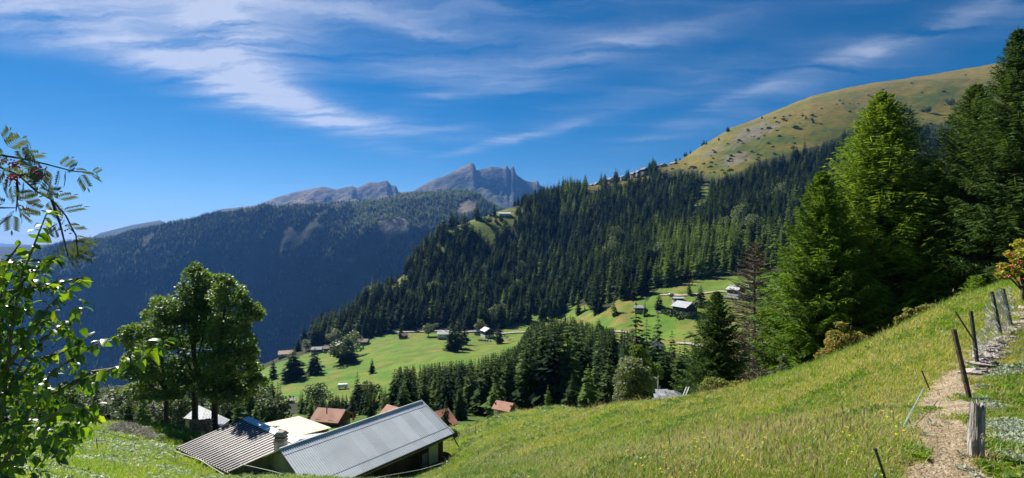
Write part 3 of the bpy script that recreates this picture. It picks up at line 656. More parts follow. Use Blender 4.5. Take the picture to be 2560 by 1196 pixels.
# belt: between village and meadow
n = 9000; ub = r.uniform(560, 1760, n); yb = np.sqrt(r.uniform(85**2, 330**2, n)); xb = (ub-CU)/F*yb; zb = G(xb, yb); vb = HZ-F*zb/yb
BELT = [(985,1035),(1000,985),(1100,952),(1180,940),(1250,915),(1300,890),(1310,870),(1420,838),(1520,835),(1560,870),(1650,905),(1740,915),(1760,985),(1640,990),(1520,1000),(1400,1020),(1290,1030),(1180,1042)]
inb = inpoly(ub, vb, BELT) & (fbm(xb/25, yb/25, 2) > -.6)
xb, yb, zb, ub, vb = (a[inb] for a in (xb, yb, zb, ub, vb)); sel = thin_pts(xb, yb, 5.6, r); xb, yb, zb, ub, vb = (a[sel] for a in (xb, yb, zb, ub, vb))
# low mixed wood to the left of the village
n = 5000; uc = r.uniform(-300, 1010, n); yc = np.sqrt(r.uniform(95**2, 430**2, n)); xc = (uc-CU)/F*yc; zc = G(xc, yc); vc = HZ-F*zc/yc
inc = ((uc < 640) | (vc > np.interp(uc, [640,700,860,1000], [985,1010,1018,1003]))) & (vc < 1100) & ~((uc > 465) & (uc < 500) & (yc > 200))
sparse = r.random(n) < np.where(uc < 640, .9, .75); inc &= sparse
xc, yc, zc, uc, vc = (a[inc] for a in (xc, yc, zc, uc, vc)); sel = thin_pts(xc, yc, 8.0, r); xc, yc, zc, uc, vc = (a[sel] for a in (xc, yc, zc, uc, vc))
# assemble: kind 0 spruce, 1 larch, 2 broadleaf
AX = np.concatenate([x, xb, xc]); AY = np.concatenate([y, yb, yc]); AZ = np.concatenate([z, zb, zc]); AU = CU+F*AX/AY; AV = HZ-F*AZ/AY
region = np.concatenate([np.zeros(len(x)), np.ones(len(xb)), np.full(len(xc), 2)]).astype(int)
AH = np.concatenate([hf, np.clip(r.normal(14.5, 3.2, len(xb)), 6, 21)*np.interp(CU+F*xb/yb, [1200,1340,1500], [1,1.35,1.3]), r.uniform(6, 13, len(xc))])
kind = np.concatenate([np.where((r.random(len(u)) < .012) & (y < 600), 2, larch_z.astype(int)), np.where((vb > 960) & (r.random(len(xb)) < .0), 2, (r.random(len(xb)) < .16).astype(int)), np.where(CU+F*xc/yc > 640, r.choice(3, len(xc), p=[.68, .27, .05]), r.choice(3, len(xc), p=[.45, .28, .27]))])
limtop = np.interp(AU, [640, 700, 800, 900, 1000], [925, 950, 985, 975, 950])   # the wood below the meadow leaves the grass in sight
lowm = (region == 2) & (AU > 640)
AH = np.where(lowm, np.minimum(AH, np.maximum((AV-limtop)/F*AY, 4)), AH)
AH = np.where((region == 2) & (AU <= 640), np.minimum(AH, np.maximum((AV-np.interp(AU, [-300,300,640],[960,950,930]))/F*AY, 4)), AH)
bl = (region == 1); AH = np.where(bl, np.minimum(AH, np.maximum((AV-np.interp(AU, [980,1040,1180,1290,1330,1420,1500,1560,1620,1700,1760],[915,908,893,860,800,785,812,820,850,885,900]))/F*AY, 5)), AH)
ok = np.ones(len(AX), bool)
for (cu, cv, ru, rv) in CLEAR:            # trees whose crown would stand in front of a house are left out
    top = AV-F*AH/AY
    hidden = (np.abs(AU-cu) < ru*.8+.12*AH*F/AY) & (AV > cv-rv*.4) & (top < cv+rv*.4) & (AV < cv+300) & (region != 1)
    ok &= ~hidden | ((region == 1) & (AV > cv+60))
    ok &= ~((np.abs(AU-cu) < ru) & (np.abs(AV-cv) < rv))
# road bearings stay open
ok &= ~((AV > 822) & (AV < 842) & (AU > 960) & (AU < 1470) & (region == 0))
AX, AY, AZ, AU, AV, AH, kind, region = (a[ok] for a in (AX, AY, AZ, AU, AV, AH, kind, region))
size = AH/AY*F
vis = (AU > -60) & (AU < 2620) & ~((AU > 1960) & (AV > 300) & (AU < 2560))
def labels(kd, rg, u, v):
    if kd == 0: return ('spruce_tree', ['dark spruce in the dense forest on the slope above the meadow and road', 'tall dark spruce in the belt of trees below the meadow, above the village roofs', 'small spruce in the mixed wood behind the lawn and village roofs'][rg], 'tree', ['spruces of the slope forest', 'spruces of the belt below the meadow', 'conifers in the mixed wood'][rg])
    if kd == 1: return ('larch_tree', ['pale green larch among darker spruces on the forested slope', 'pale green larch within the dark belt below the meadow', 'light green larch in the mixed wood behind the lawn'][rg], 'tree', ['larches on the slope', 'larches of the belt', 'larches in the mixed wood'][rg])
    return ('broadleaf_tree', 'round green broadleaf tree in the mixed wood behind the village roofs', 'tree', 'broadleaf trees in the mixed wood')
indiv = np.zeros(len(AX), bool)
for kd, lim in ((0, 285), (1, 110), (2, 90)):
    c = np.where(vis & (kind == kd))[0]; c = c[np.argsort(-size[c])][:lim]; indiv[c] = True
for i in np.where(indiv)[0]:
    nm, lb, ct, gr = labels(kind[i], region[i], AU[i], AV[i])
    if region[i] == 1:
        c1 = ['behind the peak of the corrugated barn roof', 'between the big meadow and the barn', 'below the dark chalet with white windows', 'in the dark hollow', 'below the right hand clearing'][int(np.searchsorted([1110, 1230, 1340, 1480], AU[i]))]
        c2 = ['far rim of the belt', 'middle of the belt', 'near rim of the belt'][int(np.searchsorted([135, 210], -AY[i]+345))]
        lb = ['dark spruce ', 'pale larch ', 'round broadleaf tree '][kind[i]]+c2+', '+c1; gr = ['spruces ', 'larches ', 'broadleaf trees '][kind[i]]+c2+', '+c1
    elif region[i] == 2:
        c1 = ['behind the foreground bush', 'between the bush and the sycamores', 'behind the sycamore trunks', 'behind the farmhouse roof', 'behind the orange chalet'][int(np.searchsorted([200, 400, 600, 790], AU[i]))]
        c2 = 'in the far wood ' if AY[i] > 220 else 'in the nearer wood '
        w_ = ['small spruce ', 'light green larch ', 'rounded broadleaf tree '][kind[i]]; lb = w_+c2+c1; gr = w_+'group '+c2+c1
    else:
        c1 = ['left spur edge', 'road bend', 'black chalet', 'brown barn'][int(np.searchsorted([1000, 1450, 1760], AU[i]))]
        w_ = ['dark spruce', 'pale larch', 'leafy tree'][kind[i]]; lb = w_+' in the lowest rows of the slope forest near the '+c1; gr = w_+' group near the '+c1
    me = [spr_mid, lar_mid, dec_mid][kind[i]][int(r.integers(0, [5, 3, 3][kind[i]]))]
    o = link(nm, me, None, (AX[i], AY[i], AZ[i]-.4)); wd = r.uniform(.72, 1.35); o.scale = (AH[i]*wd, AH[i]*wd, AH[i]); o.rotation_euler = (0, 0, r.uniform(0, 6.28)); tag(o, lb, ct, gr)
q = ~indiv; mid = q
which = np.where(kind == 0, r.integers(0, 5, len(kind)), np.where(kind == 1, 5+r.integers(0, 3, len(kind)), 8+r.integers(0, 3, len(kind))))
cc = hidden_collection('slope_trees', spr_mid+lar_mid+dec_mid)
def scat(mask, nm, lb):
    m = mask.sum(); wd = r.uniform(.72, 1.35, m)
    scatter(nm, np.stack([AX[mask], AY[mask], AZ[mask]-.4], -1), np.stack([np.zeros(m), np.zeros(m), r.uniform(0, 6.28, m)], -1), np.stack([AH[mask]*wd, AH[mask]*wd, AH[mask]], -1), which[mask], cc, lb)
scat(q, 'conifer_forest', 'dense conifer forest covering the slope behind the meadow')

# ------------------------------------------------------------------ the alp: scattered shrubs and skyline trees
def put(me, name, p, h, lb, ct='tree', gr=None, wd=1.0):
    o = link(name, me, None, (p[0], p[1], p[2]-.03*h)); o.scale = (h*wd, h*wd, h); o.rotation_euler = (0, 0, r.uniform(0, 6.28)); tag(o, lb, ct, gr); return o
for (uu, vv, hp) in ((2015,300,10),(2030,302,9),(1905,298,9),(1818,330,15),(1822,330,12),(1760,362,13),(1766,362,11),(1797,352,9),(1726,385,10),(1716,386,9),(1700,392,8),(1624,433,22),(2275,282,16),(2320,285,18),(2368,258,14),(2377,270,22),(2460,256,18),(2033,308,10),(2195,268,9),(1690,390,10),(1712,388,12),(1755,365,9)):
    p = find(uu, vv+hp*.0, 550, 1500); h = hp/F*p[1]*1.15
    put(spr_mid[int(r.integers(0, 5))] if hp < 17 or uu < 1700 else dec_mid[0], 'conifer_tree', p, h, 'small dark lone tree on the open alpine pasture or its skyline', 'tree', 'lone trees of the alpine pasture', 1.3)
m = 0
for i in range(120):
    uu = r.uniform(1640, 2440); e = float(alp_edge(uu)); s = float(skyl(uu)); cl_ = r.random()
    if e-s < 16: continue
    vv = r.uniform(s+10, e+5)
    if cl_ < .6: uu = r.normal(1850, 95); e = float(alp_edge(uu)); s = float(skyl(uu)); vv = s+10+max(e-s-10, .1)*r.random()
    if vv > e+5 or vv < s+8: continue
    p = find(uu, vv, 550, 1500); h = r.uniform(1.2, 4.2)*(1 if r.random() < .8 else 1.6)
    put(shrub_m[i % 2], 'alpine_shrub', p, h, 'low dark green shrub dotted on the yellow alpine pasture', 'shrub', 'shrubs on the alpine pasture', 1.5)

# ------------------------------------------------------------------ roads and tracks
def strip(name, pts, width, material, lift, n=10, lo=3, hi=1500, kind='structure'):
    P3 = [Vector(find(u_, v_, lo, hi)) for u_, v_ in pts]; c = []
    for a, b in zip(P3[:-1], P3[1:]):
        for k in range(n): c.append(a.lerp(b, k/n))
    c.append(P3[-1]); V = []; Fc = []; W = 5
    for i, p in enumerate(c):
        t = (c[min(i+1, len(c)-1)]-c[max(i-1, 0)]); t.z = 0; t.normalize(); s = Vector((-t.y, t.x, 0)); wv = width*(1+.18*float(fbm(i*.23, 3.3, 2)))
        for j in range(W):
            q = p+s*(j/(W-1)-.5)*wv; V.append((q.x, q.y, g1(q.x, q.y)+lift))
        if i: Fc += [((i-1)*W+j, (i-1)*W+j+1, i*W+j+1, i*W+j) for j in range(W-1)]
    o = link(name, make_mesh(name, V, Fc, material, True)); tag(o, kind=kind); return o
strip('road', [(985,834),(1040,832),(1100,829),(1160,833),(1230,833),(1300,833),(1370,830),(1440,831)], 3.2, M['gravel'], .9, 8, 300, 520)
strip('road', [(1480,832),(1520,832),(1570,835)], 2.6, M['gravel'], .7, 8, 180, 420)
strip('road', [(1690,860),(1740,865),(1800,871),(1950,880)], 2.6, M['gravel'], .7, 8, 180, 420)
strip('track', [(1650,738),(1700,740),(1750,736),(1800,730),(1840,735)], 3, M['dirt'], .5, 8, 250, 500)

# ------------------------------------------------------------------ chalets and barns in the distance
def chalet(label, u, v, d, wdt, dep, hw, rise, ang, roofm, wallm, basem=None, cat='chalet', over=.6, chim=False, windows=2, name='chalet', group=None, sink=0.0, base_h=None, zoff=0):
    """gabled building: ridge along local x (width), eave sides +-y; ang = rotation about z in degrees; stands at bearing u, distance d"""
    if d is None: p = find(u, v, 150, 1500)
    else: p = pt(u, v, d)
    root = empty(name, (p[0], p[1], p[2]-sink)); tag(root, label, cat, group)
    ca, sa = math.cos(R(ang)), math.sin(R(ang))
    def T(x, y, z): return (p[0]+x*ca-y*sa, p[1]+x*sa+y*ca, p[2]-sink+z)
    a, b = wdt/2, dep/2; bh = hw*.4 if base_h is None else base_h
    wl = MB(); 
    for (x0, y0, x1, y1) in ((-a,-b,a,-b),(a,b,-a,b)): wl.quad(T(x0,y0,bh), T(x1,y1,bh), T(x1,y1,hw), T(x0,y0,hw))
    for s in (-1, 1): wl.add([T(s*a,-b*s,bh), T(s*a,b*s,bh), T(s*a,b*s,hw), T(s*a,0,hw+rise), T(s*a,-b*s,hw)], [(0,1,2,3,4)])
    wl.build('wall', wallm, root)
    bs = MB(); bs.box(T(-a-.05,-b-.05,-4), Vector(T(a+.05,-b-.05,-4))-Vector(T(-a-.05,-b-.05,-4)), Vector(T(-a-.05,b+.05,-4))-Vector(T(-a-.05,-b-.05,-4)), (0,0,4+bh)); bs.build('base', basem or M['stone'], root)
    k = rise/b
    for s in (-1, 1):
        rf = MB(); rf.slab([T(-a-over,0,hw+rise+.12), T(a+over,0,hw+rise+.12), T(a+over,s*(b+over),hw-k*over+.12), T(-a-over,s*(b+over),hw-k*over+.12)], .18); rf.build('roof', roofm, root)
    for i in range(windows):
        xx = -a+wdt*(i+.5)/windows
        for s in (-1, 1):
            wn_ = MB(); o = Vector(T(xx-.4, s*(b+.03), (hw+bh)/2-.4)); wn_.box(o, Vector(T(xx+.4, s*(b+.03), 0))-Vector(T(xx-.4, s*(b+.03), 0)), Vector(T(0,s*.05,0))-Vector(T(0,0,0)), (0,0,.9)); wn_.build('window', M['glass'], root)
    for s in (-1, 1):
        dr = MB(); o = Vector(T(s*(a+.03), -.5, bh*.2)); dr.box(o, Vector(T(0,1,0))-Vector(T(0,0,0)), Vector(T(s*.05,0,0))-Vector(T(0,0,0)), (0,0,1.9)); dr.build('door', M['wood2'], root)
    if chim:
        c_ = MB(); c_.box(T(a*.4,.3,hw+rise*.4), Vector(T(.6,0,0))-Vector(T(0,0,0)), Vector(T(0,.6,0))-Vector(T(0,0,0)), (0,0,rise+.5)); c_.build('chimney', M['stone'], root)
    return root
# beside the meadow
chalet('tan roofed long house at the left end of the meadow, half behind trees', 715, 892, None, 12, 9, 3.5, 2.2, 20, M['tanroof'], M['plastw'])
chalet('dark chalet with pale grey roof, leftmost of the row at the meadow edge', 793, 884, None, 8, 6.5, 4, 1.6, 8, M['slate'], M['wood'])
chalet('brown roofed chalet just right of the grey roofed one at the meadow edge', 823, 880, None, 8, 6, 3.5, 1.6, 6, M['brownroof'], M['wood'])
chalet('blue grey roofed dark barn beside the big trees at the meadow edge', 850, 874, None, 9, 8, 4.2, 2.4, -50, M['slatel'], M['wood'])
chalet('small chalet with brownish pink roof at the upper left meadow corner', 908, 862, None, 8.5, 6.5, 3.2, 1.8, -4, M['brownroof'], M['wood2'])
chalet('tiny dark hut in the meadow below the gravel road', 1008, 847, None, 5.5, 5, 3, 1.6, 60, M['brownroof'], M['wood'])
chalet('white based chalet with light roof right of the round tree by the road', 1108, 848, None, 8.5, 7, 4.6, 1.5, 3, M['slatel'], M['plastw'], chim=True)
chalet('dark chalet with white windows and pale roof above the meadow, between spruces', 1218, 842, None, 8.5, 8, 5.2, 2.2, -62, M['slatel'], M['wood'], M['plastw'])
chalet('low grey roofed shed left of the dark chalet with white windows', 1196, 836, None, 7, 4, 2.6, .8, 5, M['slate'], M['wood'])
# the farm above the right hand meadow
chalet('large black chalet with light grey roof on the right hand meadow', 1712, 786, None, 10.5, 9.5, 5, 2.6, -62, M['slatel'], M['wood'], over=.9, chim=False, windows=3)
chalet('flat roofed annexe behind the black chalet on the right hand meadow', 1695, 757, None, 6, 4.5, 2.8, .5, 0, M['slatel'], M['wood'])
chalet('small grey roofed shed left of the black chalet, below its terrace', 1598, 780, None, 5.5, 4.5, 2.8, 1.2, -15, M['slatel'], M['wood'])
chalet('brown barn with white stone base beside the building yard', 1840, 742, None, 8, 7, 4.4, 2.2, -60, M['slatel'], M['wood2'], M['plastw'])
chalet('long low white roofed shed behind the dead larch', 1886, 716, None, 9, 4, 2.4, .4, 0, M['white'], M['wood'])
chalet('orange walled house with dark roof half hidden by spruces below the road', 1590, 872, 225, 11, 8, 4.5, 3, -55, M['brownroof'], M['tanroof'], M['tanroof'], sink=3)
chalet('grey stone house with slate roof beyond the two tall spruces', 1632, 872, 215, 7, 6, 4, 2.2, 40, M['slate'], M['stone'], sink=3)
# spur knoll and skyline hamlet
chalet('long white fronted barn alone on the grassy knoll', 1262, 541, 770, 17, 9, 4.6, 1.2, 2, M['white'], M['plastw'], sink=.5)
chalet('tiny dark hut left of the long white barn on the knoll', 1233, 543, 770, 9, 7, 3, 2, 50, M['brownroof'], M['wood'])
sk = [('dark chalet lowest of the skyline hamlet, left end', 1478, 470, 9), ('pale fronted dark chalet second from the left in the skyline hamlet', 1491, 466, 10), ('grey stone chalet below the big white house on the skyline', 1525, 457, 12),
      ('big white house with balconies on the forest skyline', 1556, 452, 17), ('low dark hut right of the white skyline house', 1582, 440, 9), ('second dark hut right of the white skyline house', 1595, 436, 9),
      ('dark wooden chalet below the pointed skyline spruce', 1610, 432, 13), ('wide grey gabled chalet high on the skyline', 1655, 422, 20), ('highest dark gabled chalet of the skyline hamlet', 1684, 417, 14)]
for i, (lb, uu, vv, wd_) in enumerate(sk):
    wm = M['plastw'] if 'white house' in lb else (M['stone'] if 'grey' in lb or 'pale' in lb else M['wood'])
    chalet(lb, uu, vv-1, 930 if uu < 1640 else 985, wd_*.8, wd_*.7, 6 if wd_ > 11 else 4, 3.2, -75 if i % 2 else -60, M['brownroof'] if i != 3 else M['slatel'], wm, base_h=2 if wm != M['plastw'] else 3, sink=1, over=.9, chim=False)
# village roofs in the hollow
chalet('wooden chalet with faded orange roof and stovepipe in front of the trees', 829, 1066, 72, 3.7, 3.4, 1.6, 1.0, -12, M['orange'], M['wood2'], M['plaster'], over=.35, windows=2, base_h=.8, sink=.2)
chalet('orange tiled house just peeping over the corrugated barn roof', 984, 1052, 74, 2.0, 2.4, 1.5, .8, -35, M['orange'], M['wood'], over=.4, sink=.3)
chalet('long orange roofed house right of the corrugated barn roof', 1090, 1080, 74, 3.4, 4.8, 1.9, 1.3, 40, M['orange'], M['wood'], M['wood'], over=.4, sink=.3)
chalet('white walled hut with red tiled roof peeping over the green bank', 1262, 1052, 58, 1.9, 1.7, 1.5, .55, -30, M['orange'], M['plastw'], M['plastw'], over=.2, windows=1, sink=.0)
chalet('tiny white roofed hut among bushes above the orange chalet', 728, 1008, None, 2.5, 2, 1.4, .6, 25, M['white'], M['wood'], over=.3, windows=1)
# ------------------------------------------------------------------ ribbed roof with slate barn behind the sycamores
def roofplane(root, A, B, C, Dp, npan, thick, mpan, name='roof_panel', rib=None, ribm=None, ribw=.06, ribh=.05):
    """A-B eave, D-C ridge; panels side by side along A-B, ribs up the slope between them"""
    A, B, C, Dp = map(Vector, (A, B, C, Dp)); nrm = (B-A).cross(Dp-A).normalized()
    if nrm.z < 0: nrm = -nrm
    for i in range(npan):
        f0, f1 = i/npan+.0008, (i+1)/npan-.0008; off = nrm*(.003*(i % 2))
        MB().slab([A.lerp(B, f0)+off, A.lerp(B, f1)+off, Dp.lerp(C, f1)+off, Dp.lerp(C, f0)+off], thick).build(name, mpan, root)
    if rib:
        e = (B-A).normalized()
        for i in range(rib+1):
            f = i/rib; a = A.lerp(B, f); d = Dp.lerp(C, f)
            MB().box(a-e*ribw/2+nrm*.004, e*ribw, d-a, nrm*ribh).build('roof_rib', ribm, root)
Aw, Bw, Cw, Dw = Vector(pt(445,1120,33)), Vector(pt(571,1180,29.9)), Vector(pt(738,1107,32.0)), Vector(pt(612,1047,36.6))
wing = empty('farmhouse', (Aw.x+2, Aw.y, -15)); tag(wing, 'farmhouse with ribbed pale metal roof, rib shade painted dark, and stone chimney', 'house')
roofplane(wing, Aw, Bw, Cw, Dw, 20, .05, M['tin2'], rib=20, ribm=M['rib'], ribw=.13, ribh=.05)  # ribs coloured dark to paint the shade along the roof profile
e_ = (Bw-Aw).normalized(); up_ = (Dw-Aw).normalized()
MB().box(Aw-e_*.1+Vector((0,0,-.16)), (Bw-Aw)+e_*.2, Vector((-.05,-.05,0)), (0,0,.15)).build('eave_board', M['rib'], wing)
MB().tube([Aw+Vector((-.32,-.3,-.22)), Bw+Vector((-.12,-.42,-.22))], .035, n=8).build('gutter', M['white'], wing); gut_ = bpy.context.scene.objects['gutter']
for i in range(8):
    q_ = Aw.lerp(Bw, (i+.5)/8); MB().tube([q_+Vector((0,0,-.1)), q_+Vector((-.25,-.33,-.2))], .015, n=5).build('gutter_bracket', M['white'], gut_)
n_ = (Bw-Aw).cross(Dw-Aw).normalized(); n_ = n_ if n_.z > 0 else -n_
MB().slab([Dw-up_*.2+n_*.07, Cw-up_*.2+n_*.07, Cw+up_*.30+n_*.05, Dw+up_*.30+n_*.05], .03).build('ridge_cap', M['tin'], wing)
# far slope, gable walls
dn = Vector((up_.x, up_.y, 0)).normalized()
Cw2, Dw2 = Cw+dn*3.0+Vector((0,0,-2.1)), Dw+dn*3.0+Vector((0,0,-2.1))
MB().slab([Cw, Dw, Dw2, Cw2], .06).build('roof_panel', M['tin2'], wing)
ins = .35
Aq, Bq, Cq, Dq = Aw+e_*ins+up_*ins, Bw-e_*ins+up_*ins, Cw-e_*ins, Dw+e_*ins; D2q, C2q = Dw2+e_*ins-dn*.3, Cw2-e_*ins-dn*.3
dz = Vector((0,0,-.08)); wl = MB()
def dwn(p, z=-17): return Vector((p.x, p.y, z))
for a, b in ((Aq, Bq), (D2q, C2q)): wl.quad(a+dz, b+dz, dwn(b), dwn(a))
wl.add([Aq+dz, Dq+dz, D2q+dz, dwn(D2q), dwn(Aq)], [(0,1,2,3,4)]); wl.add([Bq+dz, Cq+dz, C2q+dz, dwn(C2q), dwn(Bq)], [(0,1,2,3,4)])
wl.build('wall', M['plaster'], wing)
# chimney: shaft, two bands, cap
cb = Vector(pt(702, 1131, 31.3)); ch = MB()
def cbox(m_, cx, cy, z0, z1, s): m_.box((cx-s/2, cy-s/2, z0), (s,0,0), (0,s,0), (0,0,z1-z0))
cbox(ch, cb.x, cb.y, cb.z-1.2, cb.z+.78, .58); co_ = ch.build('chimney', M['stone'], wing)
b_ = MB(); cbox(b_, cb.x, cb.y, cb.z+.66, cb.z+.74, .66); cbox(b_, cb.x, cb.y, cb.z+.84, cb.z+.92, .68); b_.build('chimney_band', M['stone'], co_)
b_ = MB(); cbox(b_, cb.x, cb.y, cb.z+.78, cb.z+1.06, .5); b_.build('chimney_throat', M['rib'], co_)
b_ = MB(); s_ = .36; tp = cb.z+1.04
b_.add([(cb.x-s_,cb.y-s_,tp),(cb.x+s_,cb.y-s_,tp),(cb.x+s_,cb.y+s_,tp),(cb.x-s_,cb.y+s_,tp),(cb.x-.2,cb.y-.2,tp+.24),(cb.x+.2,cb.y-.2,tp+.24),(cb.x+.2,cb.y+.2,tp+.24),(cb.x-.2,cb.y+.2,tp+.24)], [(0,1,5,4),(1,2,6,5),(2,3,7,6),(3,0,4,7),(4,5,6,7),(3,2,1,0)]); b_.build('chimney_cap', M['stone'], co_)
# little metal lean-to roof between the farmhouse and the barn
lt = empty('lean_to', pt(770,1100,33.5)); tag(lt, 'small pale metal lean-to roof tucked between the cream roof and the barn', 'lean-to')
MB().slab([pt(722,1100,33.4), pt(800,1096,34.6), pt(812,1082,37.5), pt(738,1090,36.0)], .05).build('roof', M['slatel'], lt)
MB().quad(pt(722,1102,33.4), pt(800,1098,34.6), pt(800,1140,34.6), pt(722,1140,33.4)).build('wall', M['plaster'], lt)
# cream roofed shed
Ac, Bc, Cc, Dc = Vector(pt(735,1093,37)), Vector(pt(660,1059,44)), Vector(pt(746,1041,49)), Vector(pt(827,1070,42))
cr = empty('cream_shed', (Ac.x+2, Ac.y+4, -17)); tag(cr, 'shed with bright cream yellow metal roof behind the farmhouse ridge', 'shed')
roofplane(cr, Ac, Dc, Cc, Bc, 12, .05, M['cream'], rib=24, ribm=M['creamd'], ribw=.06, ribh=.02)
wl = MB()
for a, b in ((Ac, Dc), (Dc, Cc), (Cc, Bc), (Bc, Ac)):
    c0 = (Ac+Bc+Cc+Dc)/4; a2, b2 = a.lerp(c0, .06), b.lerp(c0, .06); wl.quad(a2+Vector((0,0,-.12)), b2+Vector((0,0,-.12)), dwn(b2, -20), dwn(a2, -20))
wl.build('wall', M['wood2'], cr)
# grey ribbed roof behind the tree trunks
As, Bs, Cs, Ds = Vector(pt(492,1050,47)), Vector(pt(552,1068,43)), Vector(pt(575,1050,47.5)), Vector(pt(497,1014,53))
sb = empty('slate_barn', (As.x, As.y, -20)); tag(sb, 'small barn with ribbed grey roof behind the sycamore trunks', 'barn')
roofplane(sb, As, Bs, Cs, Ds, 10, .05, M['slatel'], rib=20, ribm=M['slate'], ribw=.09, ribh=.03)
El = Vector(pt(458,1046,50)); MB().slab([Ds, El+Vector((-.2,1.8,.2)), El, As], .06).build('roof', M['slate'], sb)
c0 = (As+Bs+Cs+Ds)/4; wl = MB()
for a, b in ((El, As), (As, Bs), (Bs, Cs)):
    a2, b2 = a.lerp(c0, .08), b.lerp(c0, .08); wl.quad(a2+Vector((0,0,-.15)), b2+Vector((0,0,-.15)), dwn(b2, -22), dwn(a2, -22))
wl.build('wall', M['stone'], sb)

# ------------------------------------------------------------------ the corrugated barn
R0, R1 = Vector((-13.62,30.0,-12.35)), Vector((-6.84,38.9,-12.33)); e = Vector((.606,.795,0)); nn = Vector((.795,-.606,0)); LB = (R1-R0).length
barn = empty('corrugated_barn', (-10, 33, -17)); tag(barn, 'long barn with blue grey corrugated metal roof, dark timber wall', 'barn')
def corr(a, b, down, length, pitch=.1435, amp=.015):
    """corrugated sheet from ridge point a to b, falling along 'down' for length"""
    W = (b-a).length; pitch = W/round(W/pitch); n = round(W/pitch)*6; ex = (b-a).normalized(); dnv = down.normalized(); nr_ = ex.cross(dnv).normalized(); nr_ = nr_ if nr_.z > 0 else -nr_
    V = []; Fc = []
    for i in range(n+1):
        s = W*i/n; h = amp*math.sin(2*math.pi*s/pitch)
        V += [a+ex*s+nr_*h, a+ex*s+nr_*h+dnv*length]
    for i in range(n): Fc.append((2*i, 2*i+1, 2*i+3, 2*i+2))
    return V, Fc
dr = (nn*3.3+Vector((0,0,-1.66)))
nr_ = e.cross(dr.normalized()).normalized(); nr_ = nr_ if nr_.z > 0 else -nr_
npn = 13
for row, (f0, f1, lift) in enumerate(((.0, .14, .024), (.13, .82, .012), (.81, 1.0, .0))):
    for i in range(npn):
        a = R0+e*LB*i/npn+dr*f0+nr_*lift; b = R0+e*LB*(i+1)/npn+dr*f0+nr_*lift
        V, Fc = corr(a, b, dr, dr.length*(f1-f0)); mb = MB(); mb.add(V, Fc); mb.build('roof_sheet', M['tin'], barn, smooth=False)
dl = (nn*-3.3+Vector((0,0,-1.66)))
for i in range(4):
    a, b = R0+e*LB*i/4, R0+e*LB*(i+1)/4; V, Fc = corr(a, b, dl, dl.length); mb = MB(); mb.add(V, Fc); mb.build('roof_sheet', M['tin'], barn, smooth=False)
for s, dd in ((0, dl), (1, dr)):          # rakes and ridge
    MB().box(R0-e*.06+Vector((0,0,-.02)), e*.05, dd, (0,0,.06)).build('verge_strip', M['white'] if s == 0 else M['dark'], barn)
    MB().box(R1+e*.01+Vector((0,0,-.02)), e*.05, dd, (0,0,.06)).build('verge_strip', M['white'], barn)
MB().tube([R0+Vector((0,0,.06)), R1+Vector((0,0,.06))], .05, n=6).build('ridge_cap', M['tin'], barn)
ev0, ev1 = R0+dr, R1+dr
MB().tube([ev0+nn*.05+Vector((0,0,-.06)), ev1+nn*.05+e*.1+Vector((0,0,-.06))], .07, n=8).build('gutter', M['dark'], barn)
gz = ev1+nn*.05+Vector((0,0,-.1)); MB().tube([gz, gz+Vector((.02,0,-.28)), gz+Vector((.20,0,-.62)), gz+Vector((.34,0,-.85))], .045, n=6).build('downpipe', M['dark'], barn)
MB().box(ev0-nn*.12+Vector((0,0,-.28)), ev1-ev0, nn*.05, (0,0,.18)).build('fascia', M['slate'], barn)
# walls: long side of boards, gable of render
w0, w1 = R0+e*.45+nn*2.75, R1-e*.55+nn*2.75; nb = 34
for i in range(nb):
    a = w0.lerp(w1, i/nb+.0015); b = w0.lerp(w1, (i+1)/nb-.0015); dpt = .02*(i % 2)
    MB().box((a.x+nn.x*dpt, a.y+nn.y*dpt, -16.2), b-a, nn*.04, (0,0,2.33)).build('plank', M['wood'], barn)
MB().box((w0.x-nn.x*.1, w0.y-nn.y*.1, -19), w1-w0, nn*.12, (0,0,2.75)).build('stone_base', M['stone'], barn)
for S, sgn in ((R0+e*.35, -1), (R1-e*.5, 1)):
    wl = MB(); a, b = S+nn*2.75, S-nn*2.75
    wl.add([dwn(a, -19), dwn(b, -19), (b.x,b.y,-12.35-1.4), (S.x,S.y,-12.45), (a.x,a.y,-12.35-1.4)], [(0,1,2,3,4)]); wl.build('gable_wall', M['plaster'] if sgn < 0 else M['wood'], barn)
wl = MB(); a, b = R0+e*.35-nn*2.75, R1-e*.5-nn*2.75; wl.quad(dwn(a, -19), dwn(b, -19), (b.x,b.y,-13.75), (a.x,a.y,-13.75)); wl.build('wall', M['plaster'], barn)
ps = w0.lerp(w1, .86)+nn*.07; MB().box((ps.x,ps.y,-15.75), e*.85, nn*.05, (0,0,1.35)).build('shutter', noisy('pale_green_board', (.42,.46,.34), (.52,.55,.42), 3, .7), barn)
ps = w0.lerp(w1, .90)+nn*.07; MB().box((ps.x,ps.y,-16.3), e*.4, nn*.04, (0,0,.52)).build('board', noisy('pale_board', (.40,.43,.30), (.48,.50,.38), 3, .7), barn)
ps = w0.lerp(w1, .80)+nn*.07; MB().box((ps.x,ps.y,-15.9), e*.5, nn*.03, (0,0,1.1)).build('panel', M['slate'], barn)
MB().tube([R0+dl.normalized()*2.9+Vector((0,0,-.1)), R0+dl.normalized()*2.9+Vector((.03,-.02,-.5))], .07, .02, n=5).build('green_tie', noisy('green_twine', (.05,.25,.15), (.1,.4,.25), 5, .7), barn)

